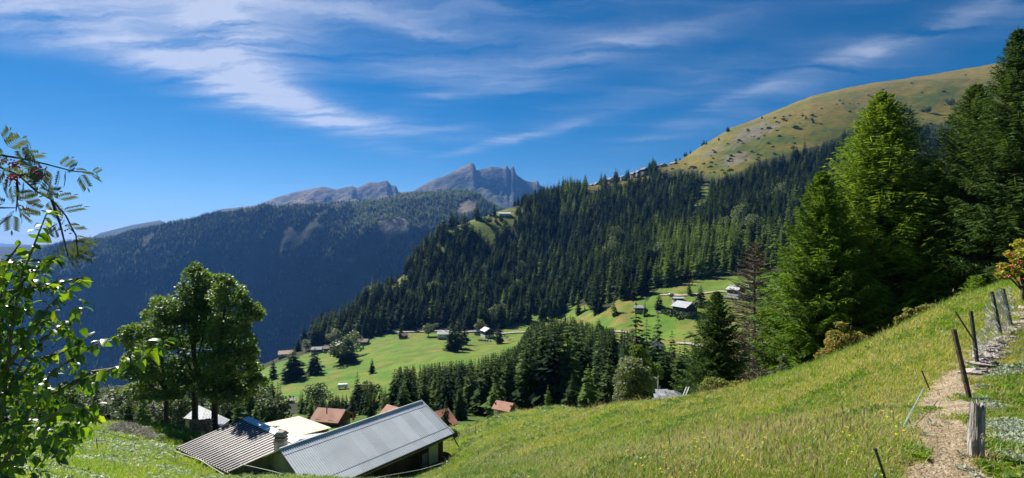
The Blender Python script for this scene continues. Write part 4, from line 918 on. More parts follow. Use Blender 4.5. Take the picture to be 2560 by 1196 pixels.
# clutter at the far corner of the barn
ring = MB(); c_ = Vector(pt(1112,1152,36)); pts_ = [c_+Vector((math.cos(t)*.62-.1, .1*math.cos(t), math.sin(t)*.62-.05)) for t in np.linspace(-1.2, 1.9, 12)]
ring.tube(pts_, .06, n=5); hub = ring.build('hay_rake_wheel', M['rust'], None, loc=tuple(c_)); tag(hub, 'rusty curved iron machine guard beside the barn corner', 'scrap iron')
dsk = MB(); dsk.add([c_+Vector((-.1,0.03,-.05))]+[c_+Vector((math.cos(t)*.58-.1, .03, math.sin(t)*.58-.05)) for t in np.linspace(-1.2, 1.9, 12)], [(0, i+1, i+2) for i in range(11)]); dsk.build('plate', M['rust'], hub, loc=(0,0,0)) 
MB().tube([pt(1105,1142,35.8), pt(1118,1145,35.5)], .05, n=5).build('handle_bar', M['orange'], hub)
jug = MB(); jc = Vector(pt(1116,1166,34.5)); jug.tube([jc, jc+Vector((.02,0,.16)), jc+Vector((.04,.0,.22)), jc+Vector((.05,0,.34))], .13, .07, n=8); jo = jug.build('milk_can', M['white'], None, loc=tuple(jc)); tag(jo, 'small white container on the ground below the rusty guard', 'can')
MB().tube([jc+Vector((-.1,0,.26)), jc+Vector((0,0,.42)), jc+Vector((.14,0,.3))], .015, n=5).build('handle', M['dark'], jo)
bt = MB(); q = [Vector(pt(1145,1163,31.5)), Vector(pt(1168,1141,34)), Vector(pt(1186,1139,34.5)), Vector(pt(1172,1158,32))]
nx = 14
for i in range(nx):
    f0, f1 = i/nx, (i+1)/nx; h0, h1 = .10*math.sin(i*1.57), .10*math.sin((i+1)*1.57)
    bt.quad(q[0].lerp(q[3], f0)+Vector((0,0,h0*.4+.1)), q[0].lerp(q[3], f1)+Vector((0,0,h1*.4+.1)), q[1].lerp(q[2], f1)+Vector((0,0,h1*.4+.12)), q[1].lerp(q[2], f0)+Vector((0,0,h0*.4+.12)))
bo = bt.build('corrugated_sheet', M['sheet'], None, loc=tuple(q[0])); tag(bo, 'pale corrugated sheet with rust streaks lying in the grass', 'metal sheet')

# firewood stack under the sycamores
fw = empty('firewood_stack', pt(497,1072,41)); tag(fw, 'stack of split firewood on the ground between the sycamore trunks', 'woodpile')
fc = Vector(pt(500,1074,40.8)); gzf = fc.z
for i in range(60):
    row = i % 6; c2 = i//6
    a = fc+Vector(((c2-5)*.17+r.normal()*.02+(row % 2)*.08, r.normal()*.04, -.1+row*.15)); MB().tube([a, a+Vector((r.normal()*.03,.45,r.normal()*.03))], .085, .07, n=6).build('log', M['log'], fw)

# ------------------------------------------------------------------ details of the orange chalet, car, van, parasol, misc
pp = Vector(pt(817,1035,70.5)); sp = MB(); sp.tube([pp, pp+Vector((0,0,.75))], .07, n=7); so = sp.build('stovepipe', M['dark'], None, loc=tuple(pp)); tag(so, 'thin metal stovepipe standing on the faded orange roof', 'chimney pipe')
MB().tube([pp+Vector((0,0,.76)), pp+Vector((0,0,.86))], .14, .02, n=7).build('cowl', M['dark'], so)
pc = Vector(pt(866,1026,70)); pv = MB(); pv.slab([pc+Vector((-.25,0,-.15)), pc+Vector((.15,.1,-.15)), pc+Vector((.65,.5,.55)), pc+Vector((.25,.4,.45))], .04); po = pv.build('solar_panel', M['slate'], None, loc=tuple(pc)); tag(po, 'tilted grey solar panel beside the orange chalet roof', 'solar panel')
MB().tube([pc+Vector((.1,.2,-1.4)), pc+Vector((.2,.25,.1))], .03, n=5).build('mast', M['dark'], po)
pu = Vector(pt(883,1052,66)); um = MB(); um.tube([pu+Vector((0,0,.1)), pu+Vector((0,0,.25)), pu+Vector((0,0,1.05))], .22, .03, n=8); uo = um.build('parasol', M['red'], None, loc=tuple(pu)); tag(uo, 'closed red parasol behind the corrugated barn roof', 'parasol')
MB().tube([pu+Vector((0,0,-1.5)), pu+Vector((0,0,1.12))], .02, n=5).build('pole', M['dark'], uo)
def vehicle(name, label, cat, u_, v_, lo, hi, ln, ht, wd, ang, van=False):
    p = Vector(find(u_, v_, lo, hi)); ca, sa = math.cos(R(ang)), math.sin(R(ang)); root = empty(name, tuple(p)); tag(root, label, cat)
    T = lambda x, y, z: Vector((p.x+x*ca-y*sa, p.y+x*sa+y*ca, p.z+.45+z))
    prof = [(-.5,.18),(-.5,.5),(-.42,.58),(-.28,.62),(-.17,.98),(.22,1.0),(.40,.62),(.5,.55),(.5,.18)] if not van else [(-.5,.15),(-.5,.9),(-.46,1.0),(.45,1.0),(.5,.85),(.5,.15)]
    V = []; k = len(prof)
    for s in (-1, 1): V += [T(a*ln, s*wd/2*(1 if b < .65 else .86), b*ht) for a, b in prof]
    Fc = [tuple(range(k))[::-1], tuple(range(k, 2*k))]+[(i, (i+1) % k, (i+1) % k+k, i+k) for i in range(k)]
    b = MB(); b.add(V, Fc); b.build('body', M['carpaint'] if not van else M['white'], root)
    for s in (-1, 1):
        g = MB(); zz_ = ((.66,.92) if not van else (.5,.75)); g.quad(T(-.17*ln, s*(wd*.445+.02), zz_[0]*ht), T(.25*ln, s*(wd*.445+.02), zz_[0]*ht), T(.18*ln, s*(wd*.43+.03), zz_[1]*ht), T(-.14*ln, s*(wd*.43+.03), zz_[1]*ht)); g.build('window', M['glass'], root)
        for a in (-.32, .32):
            wv = MB(); c = T(a*ln, s*wd/2, .15*ht); yv = Vector((-sa, ca, 0)); wv.tube([c-yv*.12, c+yv*.12], .33, n=12); wv.build('wheel', M['tyre'], root)
    return root
vehicle('parked_car', 'silver estate car parked on the grass above the black chalet', 'car', 1677, 741, 250, 500, 4.6, 1.5, 1.8, 8)
vehicle('camper_van', 'white caravan parked at the lower edge of the big meadow', 'caravan', 857, 972, 200, 420, 4.8, 2.0, 2.2, 10, True)
# stones, terrace wall
def boulder(c, s, rr):
    V = []; n1, n2 = 5, 7
    for i in range(n1+1):
        for j in range(n2):
            a = math.pi*i/n1; b = 2*math.pi*j/n2; k = 1+.22*rr.normal(); V.append((c[0]+s[0]*k*math.sin(a)*math.cos(b), c[1]+s[1]*k*math.sin(a)*math.sin(b), c[2]+s[2]*k*math.cos(a)))
    return V, [(i*n2+j, i*n2+(j+1) % n2, (i+1)*n2+(j+1) % n2, (i+1)*n2+j) for i in range(n1) for j in range(n2)]
def stonewall(label, pts, lo, hi, s, ht, name='stone_wall', rowsn=2):
    P3 = [Vector(find(a, b, lo, hi)) for a, b in pts]; root = empty(name, tuple(P3[0])); tag(root, label, 'wall')
    for a, b in zip(P3[:-1], P3[1:]):
        k = max(1, int((b-a).length/(s*1.8)))
        for i in range(k):
            for h in range(rowsn):
                q = a.lerp(b, (i+.5)/k)+Vector((0,0,ht*h/rowsn+r.normal()*s*.1)); q.z = max(q.z, g1(q.x, q.y)+ht*h/rowsn)
                V, Fc = boulder(q, (s*(1+.2*r.normal()), s*.8, s*.62), r); mb = MB(); mb.add(V, Fc); mb.build('stone', M['stone'], root, smooth=False)
stonewall('long dry stone terrace wall in front of the black chalet', [(1640,782),(1670,786),(1712,790)], 200, 450, .8, 1.4)
stonewall('stone retaining wall below the white windowed dark chalet', [(1195,852),(1215,854),(1230,855)], 300, 520, 1.0, 1.8)
stonewall('pale wall of the building yard beside the brown barn', [(1798,742),(1815,748),(1840,750)], 200, 450, .8, 1.6)

# ------------------------------------------------------------------ placed midground trees
def treeat(u_, v_, lo, hi, vtop, kd, label, name=None, wd=1.0, group=None, which_=None, split=False):
    p = find(u_, v_, lo, hi); h = (v_-vtop)/F*p[1]
    me = {'s': spr_mid, 'l': lar_mid, 'd': dec_mid}[kd][which_ if which_ is not None else int(r.integers(0, 3))]
    return put(me, name or {'s': 'spruce_tree', 'l': 'larch_tree', 'd': 'broadleaf_tree'}[kd], p, h*1.05, label, 'tree', group, wd)
treeat(733,950,250,480,868,'s','widest dark spruce on the left part of the meadow',wd=1.9,which_=4)
treeat(787,935,250,480,870,'s','smaller dark spruce just right of the widest one on the meadow',wd=1.6,which_=3)
treeat(683,950,200,480,895,'s','narrow spruce at the extreme left edge of the meadow',wd=1.2)
treeat(852,912,250,480,845,'d','round topped tree left of the meadow pair, with a deep shadow',wd=1.3,which_=0)
treeat(868,908,250,480,832,'s','dark spruce forming the heart of the clump inside the meadow',wd=1.7,which_=4)
treeat(885,890,250,480,828,'d','light crowned tree at the back of the meadow clump',wd=1.2,which_=1)
treeat(840,862,400,520,822,'d','pale leafy tree behind the dark huts at the meadow edge',wd=1.2,which_=1)
treeat(765,878,400,520,848,'d','pale bushy tree left of the grey roofed chalet',wd=1.3,which_=1)
treeat(745,880,400,520,842,'s','dark spruce standing over the tan roofed house',wd=1.4)
treeat(1072,842,300,500,808,'d','round light green tree beside the gravel road',wd=1.5,which_=0)
treeat(1130,878,300,480,800,'s','dark spruce right of the white based chalet',wd=1.3,which_=4)
treeat(1145,872,300,480,790,'s','taller spruce of the pair right of the white based chalet',wd=1.2)
treeat(1160,862,300,480,800,'s','spruce at the right of the trio by the white based chalet',wd=1.2)
treeat(1202,832,380,520,798,'d','pale tree above the low grey roofed shed',wd=1.1,which_=1)
treeat(1248,860,300,480,805,'s','spruce right of the dark chalet with white windows',wd=1.2)
treeat(1003,842,330,500,800,'s','slender spruce beside the tiny hut by the road',wd=1.1)
treeat(930,905,150,300,0 or 925-60,'s','dark pointed spruce rising over the wood onto the lower meadow',wd=1.5)
for (uu, vt, lb) in ((845,985,None),(893,925,None),(920,950,None),(985,930,None),(1010,925,None),(953,965,None),(752,975,None),(790,955,None)):
    p = gp(uu, 175); h = (HZ-vt)/F*175-p[2]; put(spr_mid[int(r.integers(0, 5))] if uu not in (790, 920) else dec_mid[2], 'spruce_tree' if uu not in (790, 920) else 'broadleaf_tree', p, h, 'pointed tree at the lower rim of the big meadow', 'tree', 'trees along the lower rim of the meadow', 1.25)
treeat(1648,775,200,420,732,'s','lone dark spruce left of the black chalet',wd=1.5,which_=4)
treeat(1752,758,200,420,712,'s','spruce right of the flat roofed annexe',wd=1.4,which_=4)
treeat(1723,738,250,450,700,'s','small spruce beside the parked car',wd=1.4)
treeat(1612,790,200,420,750,'l','narrow larch between the grey shed and the black chalet',wd=1.2)
treeat(1497,835,200,420,797,'s','small bushy spruce standing in the green clearing',wd=1.7,which_=4)
treeat(1535,790,250,420,742,'l','pale larch above the small clearing',wd=1.3)
treeat(1370,545,600,900,490,'s','tall dark spruce on the skyline right of the knoll',wd=1.2)
treeat(1316,540,600,900,502,'s','dark spruce on the knoll edge right of the barn',wd=1.5)
treeat(1300,548,600,900,520,'s','second spruce on the knoll edge right of the barn',wd=1.4)
treeat(1163,556,600,900,536,'s','lone spruce at the left tip of the knoll',wd=1.5)
treeat(1252,552,600,900,532,'s','small spruce directly in front of the white barn on the knoll',wd=1.5)
treeat(1240,556,600,900,538,'s','small spruce left of the white barn on the knoll',wd=1.6)
treeat(1222,562,600,900,541,'d','light green bush like tree on the knoll',wd=1.6,which_=0)
# nearer row above the bank, right of centre
for (uu, vt, d_, k_, lb, wd_) in ((1590,745,125,'s','tall ragged dark spruce, left of the two in front of the road',1.25),(1645,770,118,'s','tall slender spruce, right of the two in front of the road',1.0),
        (1617,790,150,'s','dark spruce between the two tall ones below the black chalet',1.2),(1680,820,125,'s','spruce with brownish side right of the slender spruce',1.1),(1712,840,120,'s','thin spruce at the edge of the right hand meadow',1.0),
        (1700,860,100,'s','low broad spruce at the foot of the slender trees',1.6),(1560,850,120,'s','bluish green spruce left of the ragged tall one',1.4),(1500,855,130,'s','blue green spruce above the shaded hollow',1.3),
        (1660,850,95,'s','dark spruce behind the grey stone heap',1.5),(1740,845,95,'s','green spruce just left of the big near one',1.3),(1370,960,75,'l','pale bluish young conifer pair above the green bank',1.3),
        (1235,945,85,'l','broad olive green larch above the red roofed hut',1.7),(1010,945,105,'l','pale olive larch above the corrugated barn roof',1.6),(1150,950,100,'s','black green spruce behind the barn roof peak',1.2),(1470,905,82,'l','olive larch over the green bank, middle',1.7),(1430,930,78,'s','olive spruce over the green bank, left',1.4),(1520,880,90,'s','dull olive spruce over the green bank, right',1.5),
        (1115,985,66,'s','small thin spruce in front of the long orange roof',.9),(640,1000,95,'l','soft green larch right of the sycamores',1.4),(690,985,100,'d','pale bushy tree behind the farmhouse ridge',1.5),(665,975,120,'d','pale leafy tree right of the sycamore crowns',1.4),(300,965,130,'d','rounded olive tree left of the sycamore trunks',1.6),(250,1000,140,'d','small rounded tree behind the left lawn',1.6),(345,985,120,'d','olive tree between lawn crest and sycamore trunk',1.5)):
    p = gp(uu, d_); h = (HZ-vt)/F*d_-p[2]
    ms = {'s': spr_mid, 'l': lar_mid, 'd': dec_mid}[k_]; put(ms[int(r.integers(0, 3))], {'s': 'spruce_tree', 'l': 'larch_tree', 'd': 'broadleaf_tree'}[k_], p, h, lb, 'tree', None, wd_)

# ------------------------------------------------------------------ hero conifers
def conifer_detail(seed, H, Rr, nb, top=.06, ntw=18, sub=2, wtw=.10, droop=.12, power=.75, dead=False, dens=1.0):
    r = np.random.default_rng(seed); P0 = []; P1 = []; W = []; tb = MB()
    tb.tube([(0,0,-1.5),(0,0,H*.3),(0,0,H*.7),(0,0,H)], H*.016, .015, n=8)
    for i in range(nb):
        t = (i+r.random())/nb; t = t**.9; z = H*(.03+.955*t); prof = (1-t)**power*(min(1.0, .62+t*2.2))+.012
        Lb = Rr*prof*(.78+.34*r.random()); a = i*2.399+r.normal()*.3; el = (-.25+.85*t+r.normal()*.08) if not dead else (-.35+.7*t+r.normal()*.12)
        dv = np.array([math.cos(a)*math.cos(el), math.sin(a)*math.cos(el), math.sin(el)]); sd = np.array([-math.sin(a), math.cos(a), 0.])
        s = np.linspace(0, 1, 7)[:, None]; base = np.array([0, 0, z]); line = base+dv*Lb*s+np.array([0, 0, 1])*Lb*(-droop*np.sin(s*math.pi)+.10*s**3)
        if dead or Lb > 1.2: tb.tube([tuple(q) for q in line[[0, 2, 4, 6]]], .012+.012*Lb, .006, n=3)
        n = max(4, int(ntw*dens*(.35+.65*Lb/Rr))); f = .12+.88*(np.arange(n)+r.random(n))/n
        q0 = np.stack([np.interp(f, s[:, 0], line[:, k]) for k in range(3)], -1)
        sg = np.where(np.arange(n) % 2 == 0, 1., -1.); tl = Lb*(.11+.17*(1-f))*(.6+.8*r.random(n))+.10
        td = dv*.62+sd*sg[:, None]*(.75+.25*r.random(n))[:, None]+np.array([0, 0, -1])*(.22+.35*r.random(n))[:, None]*(0 if dead else 1)+np.array([0,0,.12])
        td = unit(td); q1 = q0+td*tl[:, None]; P0.append(q0); P1.append(q1); W.append(np.full(n, wtw)*(.7+.6*r.random(n)))
        for k in range(sub):
            g = .25+.65*r.random(n); m0 = q0+(q1-q0)*g[:, None]; sg2 = np.where(r.random(n) < .5, 1., -1.)
            ax = unit(td+unit(np.cross(td, np.array([0, 0, 1.])))*sg2[:, None]*.9+np.array([0, 0, -.25])+r.normal(size=(n, 3))*.15)
            P0.append(m0); P1.append(m0+ax*(tl*.45*(.6+.6*r.random(n)))[:, None]); W.append(np.full(n, wtw*.8))
        P0.append(line[[-2]]); P1.append(line[[-1]]+dv*.1); W.append(np.array([wtw]))
    P0 = np.vstack(P0); P1 = np.vstack(P1); W = np.concatenate(W); ax = unit(P1-P0)
    sd = unit(np.cross(ax, np.array([0, 0, 1.])+r.normal(size=ax.shape)*.8)); V, Fc = ribbons(P0, P1, W, sd, 0)
    return V, Fc, tb
def hero(name, label, u_, vtop, d_, seed, Rr, nb, m, cat='tree', mb='bark', **kw):
    p = gp(u_, d_); H = (HZ-vtop)/F*d_-p[2]; root = empty(name, p); tag(root, label, cat)
    V, Fc, tb = conifer_detail(seed, H, Rr, nb, **kw)
    link('crown', make_mesh('crown', V, Fc, m), root); tb.build('trunk', M[mb], None).parent = root
    return root
hero('spruce_tree', 'tall bright green spruce, the biggest of the near group', 2205, 222, 38, 31, 7.6, 760, M['hero'], ntw=56, wtw=.085, sub=3)
hero('spruce_tree', 'bright green spruce leaning against the left of the biggest one', 2055, 422, 36, 32, 5.2, 520, M['hero'], ntw=56, wtw=.085, sub=3)
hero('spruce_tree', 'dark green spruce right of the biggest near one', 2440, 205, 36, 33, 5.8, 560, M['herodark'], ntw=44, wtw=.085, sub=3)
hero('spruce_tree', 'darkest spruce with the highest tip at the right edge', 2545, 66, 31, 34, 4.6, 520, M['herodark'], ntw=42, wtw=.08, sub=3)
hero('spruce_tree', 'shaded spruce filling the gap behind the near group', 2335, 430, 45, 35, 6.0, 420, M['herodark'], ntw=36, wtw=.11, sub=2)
hero('spruce_tree', 'young dark green spruce standing alone left of the big group', 1792, 726, 40, 36, 3.6, 420, M['herodark'], ntw=34, wtw=.08, sub=3)
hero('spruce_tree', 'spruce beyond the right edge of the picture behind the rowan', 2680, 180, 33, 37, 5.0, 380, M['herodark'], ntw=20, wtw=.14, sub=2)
hero('spruce_sapling', 'knee high spruce sapling behind the dark green fence posts', 2442, 690, 21, 38, .75, 70, M['hero'], ntw=14, wtw=.04, sub=2)
hero('dead_larch', 'dead brown larch with bare twigs left of the big spruces', 1886, 602, 58, 39, 5.6, 230, M['dead'], mb='barkl', ntw=34, wtw=.085, sub=3, droop=-.05, dead=True, power=.6)
hero('dead_larch', 'second thinner dead larch in front of the brown one', 1872, 780, 50, 40, 2.9, 90, M['dead'], mb='barkl', ntw=22, wtw=.07, sub=2, droop=-.05, dead=True, power=.6)

# ------------------------------------------------------------------ sycamores by the farmhouse
def leafy(name, label, u_, d_, vbase, lobes_px, n, size, m, seed, trunk_r=.28, cat='tree', bark='bark', limbs=7, flat=.3, sub=8):
    p = Vector(pt(u_, vbase, d_)); root = empty(name, tuple(p)); tag(root, label, cat); lb = []
    for (lu, lv, ru, rv) in lobes_px:
        q = Vector(pt(lu, lv, d_)); lb.append((q.x-p.x, r.normal()*ru/F*d_*.35, q.z-p.z, ru/F*d_, ru/F*d_*.9, rv/F*d_))
    if sub:
        r2 = np.random.default_rng(seed+900); l2 = []
        for l in lb:
            for k in range(sub):
                dd = unit(r2.normal(size=3)); q2 = r2.uniform(.25, .55); l2.append((l[0]+dd[0]*l[3]*.68, l[1]+dd[1]*l[4]*.8, l[2]+dd[2]*l[5]*.7, l[3]*q2, l[4]*q2, l[5]*q2*.75))
            l2.append((l[0], l[1], l[2], l[3]*.75, l[4]*.75, l[5]*.75))
        lb_c = l2
    else: lb_c = lb
    V, Fc = blob_crown(seed, n, size, lb_c, flat); link('crown', make_mesh('crown', V, Fc, m), root)
    tb = MB(); topz = max(l[2] for l in lb); cx = sum(l[0] for l in lb)/len(lb)
    tb.tube([(0,0,-1),(.05,0,topz*.25),(cx*.3,0,topz*.55),(cx*.6,0,topz)], trunk_r, .04, n=9)
    for l in lb[:limbs]:
        z0 = min(l[2]*.5, topz*.5); tb.tube([(cx*.2,0,z0), (l[0]*.5, l[1]*.5, (z0+l[2])/2+.1), (l[0], l[1], l[2]+l[5]*.4)], trunk_r*.42, .03, n=5)
    o = tb.build('trunk', M[bark], None); o.parent = root
    return root
leafy('sycamore_tree', 'middle and tallest of the three sycamores beside the farmhouse', 487, 45.3, 1056, [(490,705,55,45),(470,760,70,50),(520,800,70,50),(450,830,75,55),(500,880,80,60),(540,930,60,45),(455,930,60,40),(485,670,22,22),(440,780,40,35),(405,760,28,25),(490,960,60,26),(430,980,45,18),(530,760,45,45),(500,740,50,50)], 19000, .24, M['syc'], 51)
leafy('sycamore_tree', 'right hand sycamore whose crown overhangs the ribbed roof', 536, 42.6, 1068, [(570,735,48,45),(600,790,48,45),(625,780,28,28),(600,860,52,48),(560,900,55,50),(620,930,36,30),(590,960,60,30),(545,820,40,50),(625,880,26,30),(640,960,30,16),(560,700,26,22),(580,985,60,16),(540,960,45,30)], 16500, .24, M['syc'], 52)
leafy('sycamore_tree', 'left hand sycamore, lowest of the three beside the lawn', 415, 48, 1052, [(400,800,45,40),(360,840,48,42),(345,890,42,42),(400,900,60,48),(330,930,30,28),(380,950,65,26),(440,940,45,36),(415,850,45,40),(340,975,45,14),(400,985,60,14)], 14000, .24, M['syc'], 53, .24)
leafy('willow_tree', 'round silvery green willow on the edge of the bank', 1585, 52, 1012, [(1580,940,48,50),(1560,970,36,38),(1610,960,42,45),(1570,910,34,26),(1600,995,50,22),(1550,1000,28,18)], 9000, .26, M['willow'], 54, .12)
leafy('birch_tree', 'thin pale birch rising behind the round willow', 1612, 56, 1000, [(1598,885,24,26),(1612,925,30,30),(1592,870,16,12),(1640,930,26,22),(1590,910,22,20)], 2600, .24, M['elder'] if False else M['larch'], 55, .09, bark='barkl')
leafy('elder_bush', 'wide yellowing elder bush at the foot of the big spruces', 2120, 24, 915, [(2090,850,34,28),(2140,850,36,26),(2180,860,34,22),(2080,890,28,20),(2130,880,50,26),(2215,850,22,16),(2105,815,16,12)], 7000, .11, M['elder'], 56, .05, 'bush', limbs=7)
leafy('elder_bush', 'smaller yellowing elder bush right of the wide one, in spruce shade', 2290, 21, 830, [(2280,790,24,20),(2320,775,26,18),(2300,800,32,18),(2340,770,14,10),(2250,805,16,14)], 4000, .10, M['elder'], 57, .04, 'bush')
leafy('hazel_bush', 'small light green bush at the left foot of the spruce group', 1960, 29, 965, [(1960,925,22,26),(1940,945,18,16),(1985,940,18,18),(1955,900,12,14)], 900, .17, M['willow'], 58, .03, 'bush')
leafy('hazel_bush', 'scrubby bush with bare twigs at the foot of the young spruce', 1800, 33, 995, [(1790,960,30,14),(1830,965,30,12),(1760,968,20,10),(1860,962,22,10)], 1200, .16, M['elder'], 59, .03, 'bush')
leafy('garden_bush', 'small round green bush below the far barn eave', 1135, 44, 1096, [(1133,1078,12,12),(1140,1085,12,9),(1128,1086,8,8)], 700, .14, M['decid'], 60, .03, 'bush')
leafy('garden_bush', 'olive bush on the bank above the small stake', 1180, 52, 1072, [(1180,1062,18,9),(1200,1062,18,8),(1215,1058,14,8)], 700, .16, M['elder'], 61, .03, 'bush')
leafy('rowan_tree', 'yellow leaved rowan with red berries at the right edge by the fence', 2555, 14, 760, [(2545,640,34,30),(2520,680,28,24),(2570,680,34,30),(2555,610,22,18),(2500,690,14,10),(2590,640,30,40)], 3200, .07, M['rowany'], 62, .05)
leafy('shrub_row', 'dark shrubs in front of the black chalet', 1690, 270, 800, [(1680,785,18,12),(1700,790,18,10),(1662,780,10,8),(1715,790,10,8)], 700, 1.1, M['shrub'], 63, .1, 'shrubs')
leafy('shrub_row', 'round bright shrub right of the black chalet', 1752, 260, 775, [(1750,762,14,12),(1760,766,12,9)], 500, 1.0, M['decid'], 64, .1, 'shrubs')
bb = empty('berry_bunches', (0,0,0)); bb.location = pt(2520,680,14)
tag(bb, 'bunches of red berries hanging in the yellow rowan', 'berries')
for (uu, vv) in ((2502,672),(2523,692),(2532,666),(2528,636),(2550,700),(2549,655)):
    c = Vector(pt(uu, vv, 13.55)); mb = MB()
    for k in range(9):
        q = c+Vector((r.normal()*.035, r.normal()*.03, r.normal()*.025)); V, Fc = boulder(q, (.017,.017,.017), r); mb.add(V, Fc)
    mb.build('berry_bunch', M['berry'], bb, True)

# heap of dry brushwood on the left lawn
br = r; n = 2600; cU = np.array([[335,1088,60,16],[300,1090,40,14],[370,1094,42,12]]); kk = br.integers(0, 3, n)
Pc = []
for i in range(n):
    c = cU[kk[i]]; uu = c[0]+br.normal()*c[2]*.45; d_ = 36+br.normal()*1.3; x_ = (uu-CU)/F*d_; zz_ = g1(x_, d_); hh = .75*math.exp(-((uu-330)/62)**2)*math.exp(-((d_-36)/1.8)**2)
    Pc.append((x_, d_, zz_+hh*br.random()))
Pc = np.array(Pc); ax = unit(br.normal(size=(n, 3))*np.array([1, 1, .6])); Ls = br.uniform(.15, .45, n)
V, Fc = ribbons(Pc-ax*Ls[:, None]/2, Pc+ax*Ls[:, None]/2, np.full(n, .035), unit(np.cross(ax, br.normal(size=(n, 3)))), 0)
o = link('brushwood_heap', make_mesh('brushwood_heap', V, Fc, M['brush'])); tag(o, 'grey heap of dry cut branches on the left lawn', 'brushwood')

# grey stone / slate heap behind the willow with a pole and a ladder
sh = empty('stone_hut', pt(1680,1010,36)); tag(sh, 'low hut roofed with grey stone slabs, half sunk behind the grass crest', 'hut')
rr_ = np.random.default_rng(5)
for i in range(7):
    for j in range(12):
        f = i/6; g_ = (j+.5*(i % 2))/12; uu = 1637+g_*68+f*6*(1-g_)-6*(1-f); vv = 1016-34*f+(1-abs(g_-.45))*-3+g_*g_*10; q = Vector(pt(uu, vv, 33+f*4))
        MB().box(q+Vector((-.1,-.2,rr_.normal()*.01)), Vector((.19,.02*rr_.normal(),.01*rr_.normal()-.01)), Vector((0,.42,.12)), (0,0,.03)).build('slate_slab', M['slate'] if rr_.random() < .6 else M['slatel'], sh)
MB().quad(pt(1632,1022,33), pt(1712,1018,33), pt(1712,1040,33), pt(1632,1040,33)).build('wall', M['stone'], sh)
pq = MB(); pq.tube([pt(1644,985,37), pt(1645,941,37)], .035, .03, n=6); po = pq.build('pole', M['white'], None, loc=pt(1644,985,37)); tag(po, 'thin pale upright pole at the left end of the stone slab roof', 'pole')
MB().tube([pt(1643.5,943,37), pt(1646.5,943,37)], .02, n=4).build('cross_pin', M['dark'], po)
ld = empty('ladder', pt(1712,992,36)); tag(ld, 'grey metal ladder leaning beside the stone slab roof', 'ladder')
for du in (0, 7): MB().tube([pt(1706+du,992,36), pt(1716+du,968,37)], .03, n=5).build('rail', M['tin'], ld)
for k in range(6):
    f = (k+.5)/6; MB().tube([pt(1706+10*f,992-24*f,36+f), pt(1713+10*f,992-24*f,36+f)], .018, n=4).build('rung', M['tin'], ld)

# ------------------------------------------------------------------ path, stones and fences on the right
pathpts = [(2385,1240),(2368,1150),(2362,1060),(2372,985),(2412,930),(2470,880)]
def path_sheet():
    P3 = [Vector(find(a, b, 3, 30)) for a, b in pathpts]; widths = [.34,.32,.30,.34,.44,.36]; V = []; Fc = []; W = 9; c = []; ws = []
    for k in range(len(P3)-1):
        for i in range(14): c.append(P3[k].lerp(P3[k+1], i/14)); ws.append(widths[k]+(widths[k+1]-widths[k])*i/14)
    for i, p in enumerate(c):
        t = (c[min(i+1, len(c)-1)]-c[max(i-1, 0)]); t.z = 0; t.normalize(); s = Vector((t.y, -t.x, 0))
        wl_, wr_ = ws[i]*(1+.6*float(fbm(i*.45, 1.1, 3))), ws[i]*(1+.6*float(fbm(i*.45, 8.1, 3)))
        for j in range(W):
            f = j/(W-1)*2-1; q = p+s*(f*(wl_ if f < 0 else wr_)); V.append((q.x, q.y, g1(q.x, q.y)+.012+.012*float(fbm(q.x*3, q.y*3, 2))*(1-abs(f))))
        if i: Fc += [((i-1)*W+j, (i-1)*W+j+1, i*W+j+1, i*W+j) for j in range(W-1)]
    o = link('path', make_mesh('path', V, Fc, M['dirt'], True)); tag(o, kind='structure'); return np.array([(p.x, p.y) for p in c])
pathc = path_sheet()
sw = empty('stone_edging', find(2480, 900, 5, 30)); tag(sw, 'row of flat pale stones edging the terrace by the fence posts', 'stone edging')
for (uu, vv, s0) in ((2442,935,.20),(2462,915,.26),(2458,900,.2),(2482,898,.24),(2478,880,.24),(2496,872,.24),(2490,862,.2),(2508,858,.25),(2524,850,.2),(2515,838,.22),(2532,832,.24),(2548,822,.22),(2540,812,.2),(2560,812,.25),(2575,800,.3),(2552,788,.2),(2568,775,.2),(2500,885,.2),(2468,932,.16),(2520,826,.2)):
    p = find(uu, vv, 5, 40); V, Fc = boulder((p[0], p[1], p[2]+s0*.12), (s0*1.0, s0*.85, s0*.30), r); mb = MB(); mb.add(V, Fc); mb.build('stone', noisy('pale_stone', (.29,.25,.21), (.46,.41,.36), 5, .9, .8, 20) if 'pst' not in M else M['pst'], sw); M.setdefault('pst', bpy.data.materials['pale_stone'])
fence = empty('wire_fence', find(2445, 918, 5, 30)); tag(fence, 'leaning garden fence of iron posts with loose wire netting', 'fence')
posts = {}
def ipost(parent, ub, vb, ut, vt, wdt, m, name='post', lean=0):
    p = Vector(find(ub, vb, 3.2, 30)); t = Vector(pt(ut, vt, p.y+lean)); x = Vector((1,.15,0))*wdt; d = (t-p).normalized()
    mb = MB(); b0 = p-d*.1
    mb.box(b0, x, Vector((0,wdt*.28,0)), t-b0); mb.box(b0, x*.3, Vector((0,wdt,0)), t-b0)
    return mb.build(name, m, parent), p, t
for (ub, vb, ut, vt, wd_, m_) in ((2425,1003,2384,824,.047,'fpost'),(2445,918,2427,778,.044,'gpost'),(2503,843,2480,730,.05,'gpost'),(2530,823,2507,722,.055,'gpost')):
    posts[ub] = ipost(fence, ub, vb, ut, vt, wd_, M[m_])
_, pb, ptp = posts[2445]
MB().tube([pb.lerp(ptp, .45), Vector(pt(2388,779,pb.y-.4))], .014, n=5).build('brace', M['dark'], fence)
